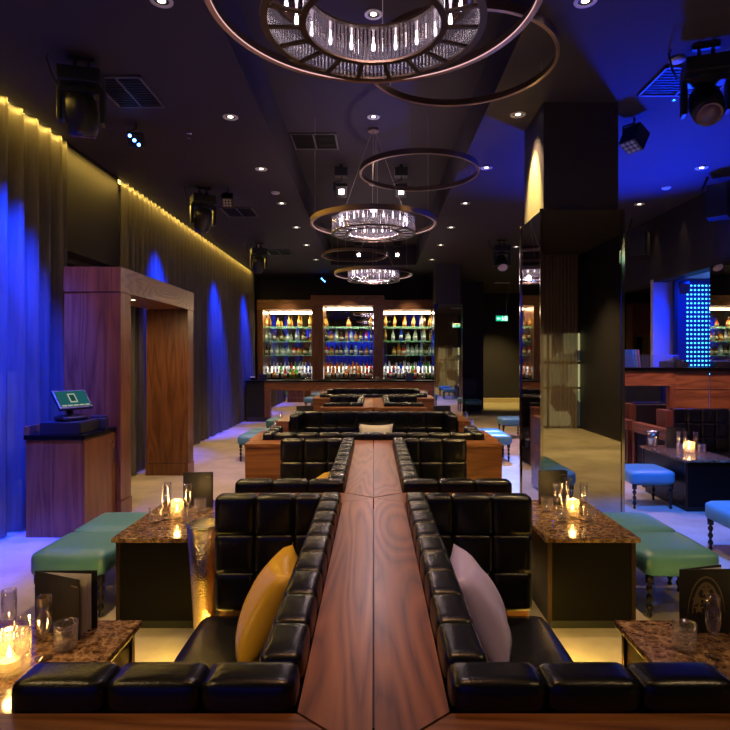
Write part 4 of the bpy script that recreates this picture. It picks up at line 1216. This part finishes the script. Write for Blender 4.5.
def sprinkler(x, y, z, label):
    o = finish('sprinkler', lathe(bmesh.new(), [(0, -0.06), (0.02, -0.058), (0.02, -0.054), (0.006, -0.05), (0.008, -0.01), (0.03, -0.006), (0.03, 0), (0, 0)], 12), steel, None, (x, y, z))
    tag(o, label, 'sprinkler', 'ceiling sprinklers')
sprinkler(-2.05, 6.45, HC, 'tiny ceiling sprinkler right of the small blue spotlight')
sprinkler(2.85, 5.5, HC, 'tiny ceiling sprinkler between the right par lamp and moving head')

def moving_head(x, y, rz, tilt, label, lens=None, zc=HC):
    t = empty('moving_head_light', (x, y, zc), rz); tag(t, label, 'stage light', 'moving head stage lights')
    bm = bmesh.new(); box(bm, -0.10, 0.10, -0.02, 0.02, -0.03, 0.0); tube(bm, [(-0.05, 0, -0.02), (-0.05, 0, -0.09)], 0.014, 6); tube(bm, [(0.05, 0, -0.02), (0.05, 0, -0.09)], 0.014, 6); box(bm, -0.075, -0.025, -0.025, 0.025, -0.13, -0.08); box(bm, 0.025, 0.075, -0.025, 0.025, -0.13, -0.08)
    finish('clamp', bm, black, t)
    finish('base', B(-0.165, 0.165, -0.13, 0.13, -0.25, -0.125, bev=0.015), plastic, t)
    bm = bmesh.new(); box(bm, -0.17, 0.17, -0.06, 0.06, -0.31, -0.265, bev=0.01); box(bm, -0.18, -0.14, -0.055, 0.055, -0.55, -0.28, bev=0.01); box(bm, 0.14, 0.18, -0.055, 0.055, -0.55, -0.28, bev=0.01)
    tube(bm, [(0, 0, -0.27), (0, 0, -0.24)], 0.07, 12)
    y_ = finish('yoke', bm, plastic, t)
    hd = finish('head', lathe(bmesh.new(), [(0, -0.17), (0.105, -0.165), (0.118, -0.12), (0.128, 0.0), (0.118, 0.11), (0.085, 0.16), (0, 0.17)], 20), plastic, t, (0, 0, -0.47), (tilt, 0, 0), smooth=True)
    finish('lens', lathe(bmesh.new(), [(0, -0.176), (0.075, -0.176), (0.078, -0.17), (0.085, -0.182), (0.095, -0.182), (0.1, -0.162), (0, -0.162)], 20), lens or plain('lens_glass', (0.1, 0.05, 0.12), 0.08), hd, smooth=True)
    finish('power_cable', tube(bmesh.new(), [(-0.13, 0.05, -0.19), (-0.20, 0.05, -0.22), (-0.24, 0.03, -0.14), (-0.27, 0.0, -0.02), (-0.25, 0.0, 0.0)], 0.009, 6), black, t)
    return t
moving_head(-2.43, 4.83, 0.25, 0.35, 'big black moving head light over the left stools')
moving_head(-2.5, 8.5, 0.5, 0.7, 'second black moving head on the left, above the far end of the portal')
moving_head(-2.5, 12.6, 0.4, 0.6, 'farthest black moving head on the left, near the end of the curtain')
moving_head(2.66, 4.64, -0.3, -0.75, 'big black moving head light over the right foreground stool')
moving_head(2.72, 12.3, 0.0, -0.7, 'moving head with honeycomb lens above the right aisle', plain('pale_lens', (0.5, 0.42, 0.42), 0.3))

def par(x, y, z, target, lens, label, size=1.0):
    t = empty('par_spotlight', (x, y, z)); tag(t, label, 'spotlight', 'small par spotlights')
    finish('bracket', tube(bmesh.new(), [(0, 0, 0), (0, 0, -0.05), (-0.09 * size, 0, -0.09), (-0.09 * size, 0, -0.17 * size)], 0.012, 6), black, t)
    d = (Vector(target) - Vector((x, y, z - 0.17 * size))).normalized()
    up = Vector((0, 0, 1)); rgt = up.cross(-d).normalized(); upv = (-d).cross(rgt)
    rot = Matrix((rgt, upv, -d)).transposed().to_euler()
    bd = finish('housing', B(-0.075 * size, 0.075 * size, -0.075 * size, 0.075 * size, -0.09 * size, 0.09 * size, bev=0.012), plastic, t, (0, 0, -0.17 * size), rot)
    bm = bmesh.new()
    for ix in (-1, 0, 1):
        for iy in (-1, 0, 1):
            if lens is blue_led and ix != iy: continue
            sp = 0.026 if lens is lamp_pink else 0.042 * size; rr_ = 0.0135 if lens is lamp_pink else 0.017 * size
            lathe(bm, [(0, -0.093 * size), (rr_, -0.093 * size), (rr_, -0.088 * size), (0, -0.088 * size)], 10, 0, ix * sp, iy * sp, 0)
    finish('lens', bm, lens, bd)
    return t
dim_lens = plain('par_lens', (0.3, 0.28, 0.3), 0.2)
par(-2.54, 6.2, HC, (-1.2, 0.0, 1.5), blue_led, 'small blue glowing spotlight below the left air vent')
par(-2.15, 8.55, HC, (-1.5, 4.0, 0), dim_lens, 'small unlit spotlight beside the second left moving head')
par(-1.5, 17.3, HC, (-0.5, 4.0, 1.5), blue_led, 'small blue glowing spotlight at the far end above the bar')
par(-0.5, 9.0, HT - 0.19, (0.0, 2.0, 1.0), lamp_pink, 'bright pink spotlight left above the middle chandelier', 1.25)
par(0.43, 9.0, HT - 0.19, (0.0, 2.0, 1.0), lamp_pink, 'bright pink spotlight right above the middle chandelier, seen through the bare ring', 1.25)
par(-0.37, 14.6, HT - 0.19, (0.0, 2.0, 1.0), lamp_pink, 'bright pink spotlight left above the farthest chandelier', 1.2)
par(0.6, 14.6, HT - 0.19, (0.0, 2.0, 1.0), lamp_pink, 'bright pink spotlight right above the farthest chandelier', 1.2)
par(2.72, 6.05, HC, (1.2, 5.2, 1.0), dim_lens, 'small unlit par spotlight hanging beside the column top', 1.25)
for (x, y, z, lab) in ((-0.5, 9.0, HT, 'spotlight box hanging above the left pink spotlight'), (0.43, 9.0, HT, 'spotlight box hanging above the right pink spotlight'), (-0.37, 14.6, HT, 'ceiling box above the far left pink spotlight'), (0.6, 14.6, HT, 'ceiling box above the far right pink spotlight')):
    t = empty('ceiling_drop', (x, y, z)); tag(t, lab, 'mount', 'drop mounts of the pink spotlights')
    finish('pole', tube(bmesh.new(), [(0, 0, 0), (0, 0, -0.06)], 0.025, 8), black, t)
    finish('gear_box', B(-0.10, 0.10, -0.08, 0.08, -0.19, -0.06, bev=0.01), plastic, t)

# ------------------------------------------------------------------ exit signs
def exit_sign(x, y, z, rz, label, chain):
    t = empty('exit_sign', (x, y, z), rz); tag(t, label, 'exit sign', 'hanging green exit signs')
    finish('housing', B(-0.20, 0.20, -0.012, 0.012, 0.0, 0.20), white_plastic, t)
    finish('panel', B(-0.195, 0.195, -0.016, -0.0125, 0.005, 0.17), exit_green, t)
    bm = bmesh.new(); y0, y1 = -0.019, -0.0162
    # running figure, arrow and door
    def quad(pts):
        a = [bm.verts.new((p[0], y0, p[1])) for p in pts]; b = [bm.verts.new((p[0], y1, p[1])) for p in pts]
        bm.faces.new(a); bm.faces.new(b[::-1])
        for i in range(len(pts)): bm.faces.new((a[i], a[(i + 1) % len(pts)], b[(i + 1) % len(pts)], b[i]))
    quad([(-0.17, 0.085), (-0.12, 0.135), (-0.12, 0.10), (-0.05, 0.10), (-0.05, 0.07), (-0.12, 0.07), (-0.12, 0.035)])
    quad([(0.01, 0.15), (0.03, 0.15), (0.03, 0.13), (0.01, 0.13)])
    quad([(-0.005, 0.12), (0.035, 0.125), (0.05, 0.07), (0.015, 0.065)])
    quad([(0.015, 0.07), (0.035, 0.065), (0.01, 0.02), (-0.02, 0.025)]); quad([(0.035, 0.07), (0.05, 0.07), (0.07, 0.025), (0.055, 0.02)])
    quad([(0.09, 0.02), (0.17, 0.02), (0.17, 0.155), (0.09, 0.155)])
    finish('pictogram', bm, exit_white, t)
    bm = bmesh.new()
    for sx in (-0.13, 0.16): tube(bm, [(sx, 0, 0.2), (sx, 0, HC - z - 0.03)], 0.004 if sx < 0 else 0.009, 6)
    finish('rod', bm, steel, t)
    finish('ceiling_plate', B(-0.25, 0.25, -0.04, 0.04, HC - z - 0.03, HC - z - 0.001), white_plastic, t)
    return t
exit_sign(4.25, 19.2, 2.92, 0.0, 'green exit sign hanging in the dark corridor right of the bar', True)
exit_sign(4.14, 2.0, 3.22, PI, 'green exit sign over the right aisle seen only in the column mirrors', True)

# ------------------------------------------------------------------ service cabinet near the far column
t = empty('service_cabinet', (2.85, 18.6, 0)); tag(t, 'dark service cabinet with menus between far column and corridor', 'cabinet')
finish('body', B(-0.42, 0.42, -0.25, 0.30, 0, 1.02), black, t); finish('counter_top', B(-0.44, 0.44, -0.27, 0.31, 1.02, 1.06), lacquer, t)
for k in range(3):
    o = finish('menu_folder', B(-0.09, 0.09, -0.012, 0.012, 0, 0.3), paper if k != 1 else cover, None, (2.62 + k * 0.09, 18.5 + k * 0.05, 1.06), (0.0, 0.0, 0.7 + 0.2 * k))
    tag(o, ['pale menu leaning leftmost on the service cabinet', 'black menu between pale ones on the service cabinet', 'pale menu rightmost on the service cabinet'][k], 'menu', 'menus on the service cabinet')
o = finish('wall_sconce', B(-0.06, 0.06, -0.05, 0.0, -0.16, 0.16, bev=0.01), sconce_mat, None, (4.98, 3.2, 1.75), (0, 0, PI / 2)); tag(o, 'pink glowing wall sconce seen only in the column mirrors', 'wall light')

# ------------------------------------------------------------------ right side: blue booth, panel, low wall, wall banquette
YD = 8.6
t = empty('dj_booth', (4.3, YD, 0)); tag(t, 'walnut disc jockey booth with black top before the blue alcove', 'booth')
def D(x): return x - 4.3
HB = 1.56
finish('counter_top', B(D(3.3), D(4.978), -0.06, 0.55, HB - 0.05, HB, bev=0.004), lacquer, t)
finish('solid_front', B(D(4.46), D(4.978), -0.005, 0.08, 0.0, HB - 0.05), wood_panel, t)
finish('seam', B(D(4.46), D(4.978), -0.009, -0.005, HB - 0.33, HB - 0.32), black, t)
finish('fascia', B(D(3.3), D(4.46), -0.03, 0.08, HB - 0.27, HB - 0.052), wood_across, t)
finish('front_post', B(D(4.38), D(4.46), -0.03, 0.08, 0.0, HB - 0.27), wood_up, t)
finish('mirror_panel', B(D(3.3), D(4.38), 0.03, 0.06, 0.0, HB - 0.27), mirror, t)
finish('side_panel', B(D(3.3), D(3.38), 0.08, 0.55, 0, HB - 0.05), wood_up, t)
o = finish('perspex_screen', B(-0.55, 0.55, -0.005, 0.005, 0, 0.19), perspex, None, (4.05, YD + 0.12, HB)); tag(o, 'low clear screen standing along the booth top', 'screen')
for k in range(3):
    o = finish('record_sleeve', B(-0.005, 0.005, -0.14, 0.14, 0, 0.27), plain('sleeve_%d' % k, [(0.05, 0.2, 0.9), (0.1, 0.35, 0.6), (0.3, 0.15, 0.4)][k], 0.4), None, (3.93 + k * 0.045, YD + 0.36, HB), (0, -0.12, 0.3))
    tag(o, ['bright blue record sleeve upright on the booth top', 'teal record sleeve in the middle of the three on the booth', 'purple record sleeve right of the three on the booth'][k], 'record sleeve', 'record sleeves on the booth')
t = empty('dj_mixer', (4.62, YD + 0.33, HB)); tag(t, 'black mixer on the booth top in front of the blue panel', 'mixer')
finish('body', B(-0.16, 0.16, -0.13, 0.13, 0, 0.09, bev=0.006), plastic, t)
kn = None
for i in range(4):
    for j in range(3):
        l = (-0.11 + i * 0.07, -0.08 + j * 0.07, 0.09)
        if kn is None: kn = finish('knob', lathe(bmesh.new(), [(0.011, 0), (0.009, 0.018), (0, 0.018)], 10), steel, t, l)
        else: instance(kn, 'knob', t, l)
o = finish('added_uplighter', lathe(bmesh.new(), [(0, 0), (0.05, 0), (0.05, 0.12), (0.04, 0.12), (0.035, 0.09), (0, 0.09)], 16), black, None, (4.55, YD + 0.06, HB)); tag(o, 'small black fitting added on the booth top for the blue ceiling light', 'added_uplighter')  # added fitting to go with the blue uplight

t = empty('led_panel', (5.72, 10.2, 0)); tag(t, 'tall panel of cyan light dots in the blue alcove', 'light panel')
finish('panel', B(-0.40, 0.32, -0.02, 0.02, 1.3, 3.06), plain('led_panel_black', (0.02, 0.03, 0.08), 0.5), t)
bm = bmesh.new()
for i in range(8):
    for j in range(21):
        x, z = -0.21 + i * 0.066, 1.42 + j * 0.0775
        lathe(bm, [(0, 0), (0.0145, 0), (0.0145, 0.006), (0, 0.006)], 8, 0, x, z, 0)
for v in bm.verts: v.co = Vector((v.co.x, -0.02 - v.co.z, v.co.y))
o = finish('light_dots', bm, cyan_led, t); o['kind'] = 'stuff'
finish('foam_edge', B(-0.45, -0.40, -0.06, 0.02, 1.3, 3.06), black, t)
par(5.2, 9.7, 3.05, (5.5, 10.3, 1.5), dim_lens, 'small spotlight hanging in the blue alcove beside the dot panel')

t = empty('low_wall', (3.87, 8.0, 0)); tag(t, 'low dark panelled wall with walnut cap running to the booth', 'low wall')
finish('cap', B(-0.06, 0.06, -0.45, 0.55, 0.62, 0.76), wood_long, t)
finish('panel', B(-0.03, 0.04, -0.44, 0.54, 0.06, 0.62), lacquer, t)
for y in (-0.45, 0.05, 0.50): finish('stile', B(-0.055, 0.055, y, y + 0.05, 0.0, 0.62), wood_up, t)

t = empty('wall_banquette', (4.5, 7.95, 0)); tag(t, 'black tufted wall banquette behind the right hand table', 'banquette')
for i in range(4):
    for zc in (0.905, 0.708, 0.515): instance(m_tile, 'back_cushion', t, (-0.30 + i * 0.195, TW / 2, zc))
finish('end_panel', B(-0.50, -0.40, -0.02, 0.25, 0, 0.98), wood_up, t)
finish('back_panel', B(-0.40, 0.47, TW + 0.005, 0.25, 0, 0.97), black, t)
finish('plinth', B(-0.38, 0.45, -0.52, TW - 0.05, 0, 0.25), black, t)
instance(seat_mesh(0.84, 0.56), 'seat_cushion', t, (0.03, -0.285, 0.335))

def speaker(x, y, z, rz, label):
    t = empty('wall_speaker', (x, y, z), rz); tag(t, label, 'speaker', 'black wall speakers')
    bm = bmesh.new(); prism(bm, [(-0.14, 0.12), (0.14, 0.12), (0.17, -0.13), (-0.17, -0.13)], -0.22, 0.22); finish('cabinet', bm, plastic, t)
    finish('grille', B(-0.155, 0.155, -0.138, -0.131, -0.2, 0.2), plain('grille', (0.03, 0.03, 0.035), 0.7, bump=0.6, bscale=300), t)
    finish('bracket', tube(bmesh.new(), [(0, 0.12, 0.1), (0, 0.2, 0.18), (0, 0.12, HC - z)], 0.018, 6), black, t)
speaker(4.72, 7.95, 3.83, 0.9, 'black wall speaker at the right picture edge under the ceiling')
speaker(4.72, 10.3, 3.72, 0.9, 'black wall speaker right of the column top, farther along the bulkhead')

t = empty('wooden_doorway', (7.2, 16.0, 0)); tag(t, 'dark wooden doorway frame seen through the opening right of the column', 'doorway')
finish('lintel', B(-0.1, 1.0, -0.1, 0.3, 2.3, 3.2), wood_up, t)
finish('post', B(0.35, 1.0, -0.1, 0.3, 0.0, 2.3), wood_up, t)
finish('post', B(-0.1, 0.0, -0.1, 0.3, 0.0, 2.3), wood_up, t)
